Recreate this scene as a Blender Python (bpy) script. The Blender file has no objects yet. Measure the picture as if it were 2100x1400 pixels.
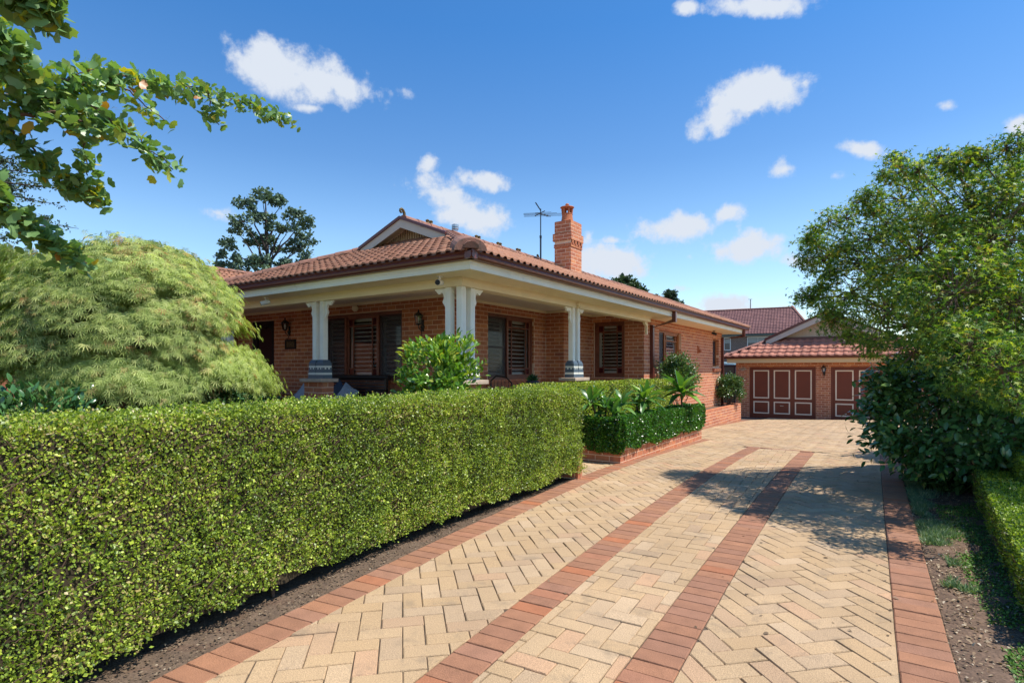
import bpy, math, random
import numpy as np
from mathutils import Matrix, Vector
from mathutils.noise import noise as mnoise, fractal
random.seed(7)
RNG = np.random.default_rng(11)
S = bpy.context.scene
COL = S.collection
R = math.radians
# ------------------------------------------------------------------ camera
EYE = 1.42                     # eye height over the near driveway
F = 1154.0                     # focal length for a 2100 px wide picture
CX, HY = 1050.0, 757.0         # principal column, horizon row
VR = (0.5624, 0.8268)          # world +Y (along the side of the house) seen as (right, depth)
VX = (0.8268, -0.5624)         # world +X as (right, depth)
def W(r, d):                   # (right, depth) on plan -> world x, y
    return (r*VX[0] + d*VX[1], r*VR[0] + d*VR[1])
def RD(x, y):                  # world x, y -> (right, depth)
    return (x*VX[0] + y*VR[0], x*VX[1] + y*VR[1])
cam = bpy.data.cameras.new('camera')
camo = bpy.data.objects.new('camera', cam); COL.objects.link(camo)
cam.sensor_width = 36; cam.lens = 36*F/2100
cam.shift_y = (HY-700)/2100
cam.clip_start = 0.05; cam.clip_end = 3000
camo.location = (0, 0, EYE)
camo.rotation_euler = (R(90), 0, math.atan2(0.5624, 0.8268))
S.camera = camo
# ------------------------------------------------------------------ light
SUN_EL, SUN_AZ = R(61), R(22)          # azimuth from world +X towards +Y
sd = Vector((math.cos(SUN_AZ)*math.cos(SUN_EL), math.sin(SUN_AZ)*math.cos(SUN_EL), math.sin(SUN_EL)))
sun = bpy.data.lights.new('sun', 'SUN'); sun.energy = 3.1; sun.angle = R(0.53); sun.color = (1.0, 0.94, 0.85)
suno = bpy.data.objects.new('sun', sun); COL.objects.link(suno)
suno.rotation_euler = sd.to_track_quat('Z', 'Y').to_euler(); suno.location = (6, 2, 14)
S.view_settings.view_transform = 'Standard'; S.view_settings.look = 'None'
S.view_settings.gamma = 1.0; S.view_settings.use_curve_mapping = False
S.view_settings.exposure = 1.15
S.render.engine = 'CYCLES'
S.cycles.use_denoising = True
S.cycles.max_bounces = 8; S.cycles.transparent_max_bounces = 8
S.cycles.sample_clamp_indirect = 8
# world: physical sky with scattered fair weather clouds set by direction
world = bpy.data.worlds.new('World'); S.world = world; world.use_nodes = True
wt = world.node_tree; wt.nodes.clear()
def wn(t, **k):
    n = wt.nodes.new(t)
    for a, b in k.items(): setattr(n, a, b)
    return n
def wl(a, b): wt.links.new(a, b)
def wmath(op, a, b=None, c=None):
    n = wn('ShaderNodeMath', operation=op)
    for i, v in enumerate((a, b, c)):
        if v is None: continue
        if isinstance(v, (int, float)): n.inputs[i].default_value = v
        else: wl(v, n.inputs[i])
    return n.outputs[0]
def wdot(vec, c):
    n = wn('ShaderNodeVectorMath', operation='DOT_PRODUCT')
    wl(vec, n.inputs[0]); n.inputs[1].default_value = c
    return n.outputs['Value']
sky = wn('ShaderNodeTexSky', sky_type='NISHITA')
sky.sun_disc = False; sky.sun_elevation = SUN_EL; sky.sun_rotation = R(90)-SUN_AZ
sky.altitude = 100; sky.air_density = 1.0; sky.dust_density = 0.35; sky.ozone_density = 3.2
tc = wn('ShaderNodeTexCoord'); DIR = tc.outputs['Generated']
def ray(px, py):
    x, y = W((px-CX)/F, 1.0); return Vector((x, y, (HY-py)/F)).normalized()
nz = wn('ShaderNodeTexNoise'); nz.inputs['Scale'].default_value = 11; nz.inputs['Detail'].default_value = 9; nz.inputs['Roughness'].default_value = 0.62
wl(DIR, nz.inputs['Vector'])
nz2 = wn('ShaderNodeTexNoise'); nz2.inputs['Scale'].default_value = 30; nz2.inputs['Detail'].default_value = 6; nz2.inputs['Roughness'].default_value = 0.6
wl(DIR, nz2.inputs['Vector'])
CL = [(560,135,95,48,14,1),(660,165,110,52,10,1),(700,175,85,40,14,1),(640,222,40,10,6,.5),(905,400,80,36,20,1),(965,440,92,32,14,1),(985,368,66,22,2,.9),(878,334,30,20,-38,.8),
      (447,437,48,17,12,.75),(1540,195,110,46,-8,1),(1470,240,60,30,-30,.9),(1560,10,115,24,0,1),(1408,14,26,16,0,.8),(1608,346,30,20,0,.75),(1770,306,48,17,12,.8),
      (1385,468,98,30,-2,1),(1498,437,38,20,-15,.8),(1518,508,86,30,-6,1),(1262,538,82,34,0,1),(1258,493,34,9,5,.5),(1640,533,34,14,8,.65),(1480,626,72,24,0,.95),
      (2088,258,32,24,15,.9),(1940,217,16,8,10,.24),(1412,592,26,7,0,.4),(1716,362,12,14,20,.22),(1208,482,14,16,0,.4),(425,100,20,8,0,.2),(828,187,14,8,10,.16),(1215,560,40,20,0,.6)]
best = None; base_ = None
def add_cloud(c, t1, t2, a, b, w):
    global best, base_
    f = wmath('GREATER_THAN', wdot(DIR, c), 0.3)
    u = wdot(DIR, t1/a); v = wdot(DIR, t2/b)
    q = wmath('SQRT', wmath('ADD', wmath('MULTIPLY', u, u), wmath('MULTIPLY', v, v)))
    m = wmath('SUBTRACT', wmath('MULTIPLY', wmath('SUBTRACT', w, wmath('MULTIPLY', q, w*0.95)), f), wmath('MULTIPLY', wmath('SUBTRACT', 1.0, f), 5.0))
    best = m if best is None else wmath('MAXIMUM', best, m)
    lo = wmath('MULTIPLY', wmath('ADD', m, .25), wmath('SUBTRACT', .35, wmath('MULTIPLY', v, .9)))
    base_ = lo if base_ is None else wmath('MAXIMUM', base_, lo)
for (px, py, hw, hh, rot, w) in CL:
    c = ray(px, py)
    cr, sr = math.cos(R(rot)), math.sin(R(rot))
    e1 = ray(px+10*cr, py+10*sr)-c; e2 = ray(px+10*sr, py-10*cr)-c
    k1 = e1.length/10; k2 = e2.length/10
    t1 = (e1-c*e1.dot(c)).normalized(); t2 = (e2-c*e2.dot(c)); t2 = (t2-t1*t2.dot(t1)).normalized()
    add_cloud(c, t1, t2, hw*k1*1.25, hh*k2*1.3, w)
rr = random.Random(5)
for i in range(12):            # the same kind of cloud goes on round the sky behind the camera
    az = R(250 + i*17 + rr.uniform(-6, 6)) ; el = R(rr.uniform(14, 55))
    az = math.atan2(VR[1], VR[0])*0 + az
    fw = math.atan2(W(0, 1)[1], W(0, 1)[0])
    a2 = fw + R(62) + R(236)*i/11.0
    c = Vector((math.cos(a2)*math.cos(el), math.sin(a2)*math.cos(el), math.sin(el)))
    t1 = Vector((-math.sin(a2), math.cos(a2), 0)); t2 = c.cross(t1).normalized()
    s = rr.uniform(.05, .14); add_cloud(c, t1, t2, s, s*.4, 1)
fine = wmath('MULTIPLY', wmath('SUBTRACT', nz2.outputs['Fac'], 0.5), 1.25)
near = wn('ShaderNodeMapRange', interpolation_type='SMOOTHSTEP'); wl(best, near.inputs['Value']); near.inputs['From Min'].default_value = -.45; near.inputs['From Max'].default_value = .15
dens = wmath('ADD', best, wmath('MULTIPLY', near.outputs[0], wmath('ADD', wmath('MULTIPLY', wmath('SUBTRACT', nz.outputs['Fac'], 0.5), 1.9), fine)))
mr = wn('ShaderNodeMapRange', interpolation_type='SMOOTHSTEP'); wl(dens, mr.inputs['Value'])
mr.inputs['From Min'].default_value = 0.05; mr.inputs['From Max'].default_value = 0.62
shade = wn('ShaderNodeMapRange'); wl(wmath('ADD', wmath('SUBTRACT', 1.0, wmath('MULTIPLY', base_, 1.1)), wmath('MULTIPLY', wmath('SUBTRACT', nz.outputs['Fac'], 0.5), 2.2)), shade.inputs['Value'])
shade.inputs['From Min'].default_value = 0.1; shade.inputs['From Max'].default_value = 1.0
cramp = wn('ShaderNodeMix', data_type='RGBA'); wl(shade.outputs[0], cramp.inputs['Factor'])
cramp.inputs['A'].default_value = (2.9, 3.15, 3.55, 1); cramp.inputs['B'].default_value = (4.5, 4.5, 4.5, 1)
hs = wn('ShaderNodeHueSaturation'); hs.inputs['Saturation'].default_value = 1.12; hs.inputs['Value'].default_value = 1.0
wl(sky.outputs['Color'], hs.inputs['Color'])
mx = wn('ShaderNodeMix', data_type='RGBA'); wl(mr.outputs[0], mx.inputs['Factor'])
sx = wn('ShaderNodeSeparateXYZ'); wl(DIR, sx.inputs[0])
er = wn('ShaderNodeValToRGB'); wl(sx.outputs['Z'], er.inputs[0]); ee = er.color_ramp.elements
for i, (p, c) in enumerate([(0, (.95, .93, .87)), (.22, (.84, .84, .81)), (.34, (.57, .69, .76)), (.52, (.35, .63, .79)), (1, (.35, .63, .79))]):
    q = ee[i] if i < 2 else ee.new(p); q.position = p; q.color = (*c, 1)
deep = wn('ShaderNodeMix', data_type='RGBA', blend_type='MULTIPLY'); deep.inputs['Factor'].default_value = 1; wl(hs.outputs['Color'], deep.inputs['A']); wl(er.outputs[0], deep.inputs['B'])
wl(deep.outputs['Result'], mx.inputs['A']); wl(cramp.outputs['Result'], mx.inputs['B'])
bg = wn('ShaderNodeBackground'); bg.inputs['Strength'].default_value = 0.115; wl(mx.outputs['Result'], bg.inputs['Color'])
wo = wn('ShaderNodeOutputWorld'); wl(bg.outputs[0], wo.inputs['Surface'])
world.cycles.sampling_method = 'MANUAL'; world.cycles.sample_map_resolution = 512

# ------------------------------------------------------------------ materials
def mat(name, base, rough=0.7, ramp=None, noise=None, bump=0.0, bscale=40, spec=0.4, metal=0.0, trans=0.0, tintamt=0.0, grain=0.0, gscale=300, coat=0.0, dirt=None, rand=0.0):
    """ramp: colour stops read by the per-piece 'tint' value; noise: (scale, amount) blotches; grain: fine speckle"""
    m = bpy.data.materials.new(name); m.use_nodes = True
    t = m.node_tree; n = t.nodes; b = n['Principled BSDF']; out = n['Material Output']
    b.inputs['Roughness'].default_value = rough; b.inputs['Metallic'].default_value = metal
    b.inputs['Specular IOR Level'].default_value = spec
    if coat: b.inputs['Coat Weight'].default_value = coat; b.inputs['Coat Roughness'].default_value = 0.2
    def M(op, a, c):
        q = n.new('ShaderNodeMath'); q.operation = op
        for i, v in enumerate((a, c)):
            if isinstance(v, (int, float)): q.inputs[i].default_value = v
            else: t.links.new(v, q.inputs[i])
        return q.outputs[0]
    tcx = n.new('ShaderNodeNewGeometry').outputs['Position']
    if ramp:
        at = n.new('ShaderNodeAttribute'); at.attribute_name = 'tint'
        oi = n.new('ShaderNodeObjectInfo')
        v = M('FRACT', M('ADD', at.outputs['Fac'], M('MULTIPLY', oi.outputs['Random'], rand)), 0)
        cr = n.new('ShaderNodeValToRGB'); e = cr.color_ramp.elements
        for i, (p, c) in enumerate(ramp):
            x = e[i] if i < 2 else e.new(p)
            x.position = p; x.color = (*c, 1)
        t.links.new(v, cr.inputs[0]); col = cr.outputs[0]
    else:
        rgb = n.new('ShaderNodeRGB'); rgb.outputs[0].default_value = (*base, 1); col = rgb.outputs[0]
    def blotch(scale, amt, detail=4, vec=tcx):
        nonlocal col
        z = n.new('ShaderNodeTexNoise'); z.inputs['Scale'].default_value = scale; z.inputs['Detail'].default_value = detail
        t.links.new(vec, z.inputs['Vector'])
        mp = n.new('ShaderNodeMapRange'); t.links.new(z.outputs['Fac'], mp.inputs['Value'])
        mp.inputs['From Min'].default_value = .25; mp.inputs['From Max'].default_value = .75
        mp.inputs['To Min'].default_value = 1-amt; mp.inputs['To Max'].default_value = 1+amt
        vm = n.new('ShaderNodeVectorMath'); vm.operation = 'SCALE'
        t.links.new(col, vm.inputs[0]); t.links.new(mp.outputs[0], vm.inputs['Scale']); col = vm.outputs[0]
    if noise: blotch(noise[0], noise[1])
    if grain: blotch(gscale, grain, 2)
    if dirt:
        z = n.new('ShaderNodeTexNoise'); z.inputs['Scale'].default_value = dirt[0]; z.inputs['Detail'].default_value = 6; z.inputs['Roughness'].default_value = .65
        t.links.new(tcx, z.inputs['Vector'])
        mp = n.new('ShaderNodeMapRange'); t.links.new(z.outputs['Fac'], mp.inputs['Value'])
        mp.inputs['From Min'].default_value = dirt[2]; mp.inputs['From Max'].default_value = dirt[2]+.14
        mp.inputs['To Max'].default_value = dirt[3]
        mm = n.new('ShaderNodeMix'); mm.data_type = 'RGBA'; t.links.new(mp.outputs[0], mm.inputs['Factor'])
        t.links.new(col, mm.inputs['A']); mm.inputs['B'].default_value = (*dirt[1], 1); col = mm.outputs['Result']
    t.links.new(col, b.inputs['Base Color'])
    if bump:
        z = n.new('ShaderNodeTexNoise'); z.inputs['Scale'].default_value = bscale; z.inputs['Detail'].default_value = 5
        t.links.new(tcx, z.inputs['Vector'])
        bp = n.new('ShaderNodeBump'); bp.inputs['Strength'].default_value = bump; bp.inputs['Distance'].default_value = .01
        t.links.new(z.outputs['Fac'], bp.inputs['Height']); t.links.new(bp.outputs[0], b.inputs['Normal'])
    if trans:
        tr = n.new('ShaderNodeBsdfTranslucent')
        vm = n.new('ShaderNodeVectorMath'); vm.operation = 'MULTIPLY'; vm.inputs[1].default_value = (1.25, 1.35, .45)
        t.links.new(col, vm.inputs[0]); t.links.new(vm.outputs[0], tr.inputs['Color'])
        ms = n.new('ShaderNodeMixShader'); ms.inputs[0].default_value = trans
        t.links.new(b.outputs[0], ms.inputs[1]); t.links.new(tr.outputs[0], ms.inputs[2]); t.links.new(ms.outputs[0], out.inputs['Surface'])
    return m
M_ = {}
M_['mortar'] = mat('mortar', (.74, .53, .37), .9, noise=(6, .12), bump=.3, bscale=120)
M_['brick'] = mat('brick', None, .85, ramp=[(0, (0.386, 0.127, 0.062)), (.3, (0.510, 0.181, 0.083)), (.6, (0.453, 0.155, 0.083)), (.85, (0.575, 0.239, 0.104)), (1, (0.362, 0.123, 0.073))], noise=(14, .14), grain=.16, gscale=260, bump=.35, bscale=150, rand=1)
M_['paver'] = mat('paver', None, .85, ramp=[(0, (.375, .255, .142)), (.25, (.42, .29, .165)), (.5, (.395, .265, .142)), (.72, (.435, .31, .19)), (.86, (.36, .25, .15)), (.94, (.44, .27, .155)), (1, (.32, .235, .145))], noise=(1.1, .17), grain=.30, gscale=170, bump=.6, bscale=130, rand=1, dirt=(5.5, (.20, .15, .10), .55, .5))
M_['edging'] = mat('edging', None, .85, ramp=[(0, (0.265, 0.125, 0.069)), (.35, (0.310, 0.145, 0.077)), (.6, (0.250, 0.120, 0.070)), (.82, (0.290, 0.145, 0.088)), (.95, (0.350, 0.125, 0.053)), (1, (0.235, 0.120, 0.072))], noise=(10, .14), grain=.25, gscale=210, bump=.5, bscale=130, rand=1)
M_['joint'] = mat('joint_sand', (.085, .062, .042), .95, noise=(30, .5))
M_['tile'] = mat('tile', None, .75, ramp=[(0, (0.293, 0.125, 0.069)), (.3, (0.346, 0.158, 0.088)), (.6, (0.313, 0.139, 0.082)), (.85, (0.372, 0.184, 0.109)), (1, (0.260, 0.122, 0.078))], noise=(5, .18), grain=.12, gscale=120, bump=.25, bscale=90, rand=1, dirt=(5, (.16, .10, .075), .58, .5))
M_['tile_new'] = mat('tile_new', None, .75, ramp=[(0, (.42, .16, .10)), (.5, (.50, .20, .13)), (1, (.38, .15, .10))], noise=(5, .15), bump=.2, bscale=90, rand=1)
M_['tile_old'] = mat('tile_old', None, .8, ramp=[(0, (.24, .11, .085)), (.5, (.29, .14, .11)), (1, (.21, .095, .08))], noise=(3, .15), bump=.2, bscale=60)
M_['ridge'] = mat('ridge_cap', (.27, .13, .09), .85, noise=(7, .3), bump=.4, bscale=60, dirt=(6, (.10, .075, .055), .5, .7))
M_['cream'] = mat('cream_paint', (.87, .75, .52), .5, noise=(3, .05), bump=.05, bscale=30)
M_['fascia'] = mat('fascia_paint', (.82, .77, .60), .5, noise=(3, .06), dirt=(4, (.38, .36, .2), .6, .4))
M_['white'] = mat('white_paint', (.90, .88, .79), .45, noise=(5, .05))
M_['ceil'] = mat('ceiling_paint', (.84, .75, .60), .7)
M_['gutter'] = mat('gutter_paint', (.125, .032, .022), .32, noise=(4, .15), spec=.5)
M_['wood'] = mat('stained_timber', (.20, .062, .033), .42, noise=(12, .3), spec=.5)
M_['wood_lit'] = mat('sunlit_timber', (.34, .12, .035), .42, noise=(12, .25))  # same timber as wood, sunlight put into its lighter orange colour
M_['darkwood'] = mat('dark_timber', (.045, .018, .02), .4)
M_['screen'] = mat('fly_screen', (.016, .015, .02), .35, spec=.5)
M_['louvre'] = mat('white_louvre', (.86, .85, .84), .4)
M_['black'] = mat('black_metal', (.012, .012, .012), .45)
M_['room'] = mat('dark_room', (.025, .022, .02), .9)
M_['bluegrey'] = mat('bluegrey_paint', (.075, .105, .135), .45)
M_['offwhite'] = mat('offwhite_paint', (.66, .66, .58), .5)
M_['stone'] = mat('capstone', (.47, .36, .27), .8, noise=(8, .15), bump=.2, bscale=60)
M_['door'] = mat('garage_door_paint', (.19, .045, .022), .5, noise=(2, .08))
M_['doortrim'] = mat('cream_trim_paint', (.86, .72, .54), .5)
M_['board'] = mat('beige_board', (.62, .49, .33), .6, noise=(3, .05))
M_['barge'] = mat('barge_paint', (.52, .46, .38), .55, noise=(3, .06))
M_['terra'] = mat('terracotta', (.42, .14, .06), .8, noise=(12, .2), bump=.2)
M_['finial'] = mat('mossy_terracotta', (.13, .09, .03), .85, noise=(30, .5), dirt=(20, (.03, .028, .02), .5, .8))
M_['steel'] = mat('galvanised_steel', (.42, .45, .47), .35, metal=.85, noise=(10, .2))
M_['darksteel'] = mat('dull_metal', (.03, .05, .07), .5, metal=.3)
M_['bark'] = mat('bark', (.13, .085, .055), .9, noise=(12, .35), bump=.7, bscale=40)
M_['barkdark'] = mat('dark_bark', (.045, .035, .03), .9, noise=(6, .3), bump=.5, bscale=20)
M_['twig'] = mat('twig', (.12, .07, .045), .85, noise=(30, .3))
M_['plaster'] = mat('beige_render', (.20, .15, .09), .8)
M_['navy'] = mat('navy_fabric', (.045, .07, .12), .9, bump=.2, bscale=400)
M_['greyfab'] = mat('grey_fabric', (.36, .42, .50), .9, bump=.2, bscale=400)
M_['slate'] = mat('slate_glaze', (.035, .045, .06), .5)
M_['darkgreen_core'] = mat('light_block_core', (.022, .028, .010), .95, noise=(14, .5))
M_['brown_core'] = mat('brown_light_block', (.035, .025, .012), .95, noise=(14, .5))
M_['concrete'] = mat('concrete', (.50, .40, .31), .85, noise=(4, .15))
M_['solar'] = mat('solar_cells', (.02, .025, .05), .15, spec=.6)
M_['palemetal'] = mat('pale_metal_roof', (.42, .52, .52), .4, noise=(1, .1))
M_['winwhite'] = mat('pale_window_frame', (.62, .72, .74), .5)
M_['gravelbit'] = mat('pale_grit', None, .9, ramp=[(0, (.40, .33, .24)), (.5, (.24, .17, .11)), (1, (.55, .49, .40))])
M_['redglass'] = mat('dark_red_glass', (.06, .004, .01), .15)
def soil_mat():
    m = mat('soil', (.12, .076, .05), .95, noise=(5, .3), grain=.4, gscale=60, bump=1.0, bscale=35, dirt=(2.2, (.05, .075, .022), .60, .7))
    return m
M_['soil'] = soil_mat()
M_['bedsoil'] = mat('bed_soil', (.115, .078, .052), .95, noise=(7, .3), grain=.35, gscale=90, bump=1.0, bscale=45)
def glass_mat():
    m = bpy.data.materials.new('window_glass'); m.use_nodes = True; t = m.node_tree; t.nodes.clear()
    g = t.nodes.new('ShaderNodeBsdfGlossy'); g.inputs['Roughness'].default_value = .03; g.inputs['Color'].default_value = (.9, .95, 1, 1)
    tr = t.nodes.new('ShaderNodeBsdfTransparent'); tr.inputs['Color'].default_value = (.86, .88, .86, 1)
    fr = t.nodes.new('ShaderNodeFresnel'); fr.inputs['IOR'].default_value = 1.5
    a = t.nodes.new('ShaderNodeMath'); a.operation = 'MULTIPLY_ADD'; a.inputs[1].default_value = 1.2; a.inputs[2].default_value = .04; a.use_clamp = True
    mx_ = t.nodes.new('ShaderNodeMixShader'); o = t.nodes.new('ShaderNodeOutputMaterial')
    t.links.new(fr.outputs[0], a.inputs[0]); t.links.new(a.outputs[0], mx_.inputs[0]); t.links.new(tr.outputs[0], mx_.inputs[1]); t.links.new(g.outputs[0], mx_.inputs[2]); t.links.new(mx_.outputs[0], o.inputs['Surface'])
    return m
M_['glass'] = glass_mat()
def leafm(name, stops, trans=.3, rough=.42, spec=.5, noise=(1.2, .15)):
    return mat(name, None, rough, ramp=stops, trans=trans, spec=spec, noise=noise, rand=.35)
L_ = {}
L_['box'] = leafm('box_leaf', [(0, (0.057, 0.096, 0.018)), (.22, (0.128, 0.193, 0.029)), (.5, (0.243, 0.346, 0.041)), (.78, (0.408, 0.512, 0.061)), (.93, (0.561, 0.613, 0.086)), (1, (0.384, 0.256, 0.158))], .32)
L_['boxlow'] = leafm('lowbox_leaf', [(0, (.05, .10, .012)), (.4, (.14, .24, .02)), (.8, (.26, .37, .03)), (1, (.36, .42, .05))], .32)
L_['murraya'] = leafm('glossy_hedge_leaf', [(0, (0.019, 0.069, 0.010)), (.4, (0.042, 0.138, 0.014)), (.8, (0.078, 0.225, 0.018)), (1, (0.143, 0.325, 0.036))], .22, .28, .6)
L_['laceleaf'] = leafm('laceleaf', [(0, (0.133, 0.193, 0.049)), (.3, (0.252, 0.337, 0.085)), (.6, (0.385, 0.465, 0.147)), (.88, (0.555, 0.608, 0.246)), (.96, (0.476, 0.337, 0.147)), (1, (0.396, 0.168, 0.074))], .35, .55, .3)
L_['ginkgo'] = leafm('ginkgo_leaf', [(0, (0.100, 0.200, 0.065)), (.4, (0.150, 0.275, 0.091)), (.75, (0.213, 0.350, 0.124)), (.9, (0.300, 0.375, 0.065)), (.96, (0.625, 0.550, 0.039)), (1, (0.375, 0.150, 0.039))], .3, .4)
L_['maple'] = leafm('maple_leaf', [(0, (0.033, 0.102, 0.020)), (.3, (0.074, 0.170, 0.032)), (.55, (0.121, 0.231, 0.037)), (.8, (0.226, 0.340, 0.051)), (.93, (0.440, 0.489, 0.064)), (1, (0.320, 0.204, 0.057))], .38, .5, .3)
L_['camellia'] = leafm('camellia_leaf', [(0, (0.033, 0.104, 0.030)), (.5, (0.060, 0.161, 0.044)), (.9, (0.111, 0.234, 0.066)), (1, (0.248, 0.416, 0.066))], .10, .24, .6)
L_['gardenia'] = leafm('gardenia_leaf', [(0, (.05, .13, .02)), (.4, (.11, .24, .03)), (.75, (.19, .34, .05)), (.92, (.38, .44, .06)), (1, (.50, .42, .05))], .28, .26, .6)
L_['frangipani'] = leafm('frangipani_leaf', [(0, (.04, .12, .035)), (.5, (.07, .19, .05)), (.85, (.15, .30, .05)), (1, (.24, .40, .05))], .30, .35, .6)
L_['round'] = leafm('round_bush_leaf', [(0, (.03, .075, .02)), (.5, (.06, .13, .035)), (.85, (.12, .21, .06)), (1, (.24, .32, .12))], .2, .3, .6)
L_['far'] = leafm('far_foliage', [(0, (.028, .055, .028)), (.5, (.045, .085, .038)), (1, (.085, .13, .05))], .15, .6, .3)
L_['fargrey'] = leafm('far_grey_foliage', [(0, (0.073, 0.122, 0.094)), (.5, (0.106, 0.173, 0.118)), (1, (0.172, 0.245, 0.140))], .15, .6, .3)
L_['grass'] = leafm('grass_blade', [(0, (0.072, 0.143, 0.066)), (.5, (0.144, 0.242, 0.121)), (.8, (0.288, 0.363, 0.198)), (1, (0.504, 0.462, 0.330))], .25, .5, .3)
L_['clover'] = leafm('ground_cover_leaf', [(0, (.04, .10, .02)), (.6, (.09, .20, .03)), (1, (.16, .30, .06))], .25, .5, .3)
L_['under'] = leafm('undergrowth_leaf', [(0, (.02, .07, .02)), (.5, (.04, .13, .04)), (1, (.08, .20, .07))], .2, .45, .4)
L_['litter'] = leafm('litter_leaf', [(0, (.10, .065, .04)), (.6, (.17, .12, .075)), (.9, (.24, .18, .12)), (1, (.40, .33, .24))], .05, .8, .2)
L_['straw'] = leafm('dry_leaf', [(0, (.16, .10, .06)), (.5, (.30, .21, .13)), (.85, (.42, .33, .22)), (1, (.55, .46, .34))], .1, .8, .2)
# ------------------------------------------------------------------ object helpers
def link(o): COL.objects.link(o); return o
TOPLOC = {}
def thing(name, label, cat, loc=(0, 0, 0), rotz=0.0, group=None):
    o = bpy.data.objects.new(name, None); link(o); o.location = loc; o.rotation_euler = (0, 0, rotz)
    o.empty_display_size = .2
    o['label'] = label; o['category'] = cat
    if group: o['group'] = group
    TOPLOC[o.name] = Matrix.Translation(loc) @ Matrix.Rotation(rotz, 4, 'Z')
    return o
def hook(o, parent, local=False):
    o.parent = parent
    if not local and parent.name in TOPLOC: o.matrix_parent_inverse = TOPLOC[parent.name].inverted()
    return o
def add(name, me, m, parent=None, local=False, kind=None, label=None, mw=None):
    if m is not None and not me.materials: me.materials.append(m)
    o = bpy.data.objects.new(name, me); link(o)
    if mw is not None: o.matrix_basis = mw
    if parent is not None: hook(o, parent, local)
    if kind: o['kind'] = kind
    if label: o['label'] = label
    return o
def tag(o, label, cat, group=None):
    o['label'] = label; o['category'] = cat
    if group: o['group'] = group
    return o
def copy_thing(o, loc, rotz=0.0, label=None, scale=1.0):
    c = o.copy(); link(c); c.location = loc; c.rotation_euler = (0, 0, rotz); c.scale = (scale,)*3
    if label: c['label'] = label
    for ch in o.children:
        d = ch.copy(); link(d); d.parent = c
        for g in ch.children:
            e = g.copy(); link(e); e.parent = d
    return c
def pyd(name, v, f, smooth=False, m=None):
    me = bpy.data.meshes.new(name); me.from_pydata([tuple(map(float, p)) for p in v], [], f)
    if smooth: me.polygons.foreach_set('use_smooth', [True]*len(me.polygons))
    if m: me.materials.append(m)
    return me
def fast(name, V, Fc, tint=None, m=None, smooth=False):
    """V (n,3), Fc (k,c) constant polygon size"""
    me = bpy.data.meshes.new(name); V = np.asarray(V, np.float32); Fc = np.asarray(Fc, np.int32)
    k, c = Fc.shape
    me.vertices.add(len(V)); me.vertices.foreach_set('co', V.ravel())
    me.loops.add(k*c); me.loops.foreach_set('vertex_index', Fc.ravel())
    me.polygons.add(k); me.polygons.foreach_set('loop_start', np.arange(0, k*c, c, dtype=np.int32))
    me.polygons.foreach_set('loop_total', np.full(k, c, np.int32))
    if smooth: me.polygons.foreach_set('use_smooth', np.ones(k, bool))
    me.update(calc_edges=True)
    if tint is not None:
        a = me.attributes.new('tint', 'FLOAT', 'FACE'); a.data.foreach_set('value', np.asarray(tint, np.float32))
    if m: me.materials.append(m)
    return me
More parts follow.
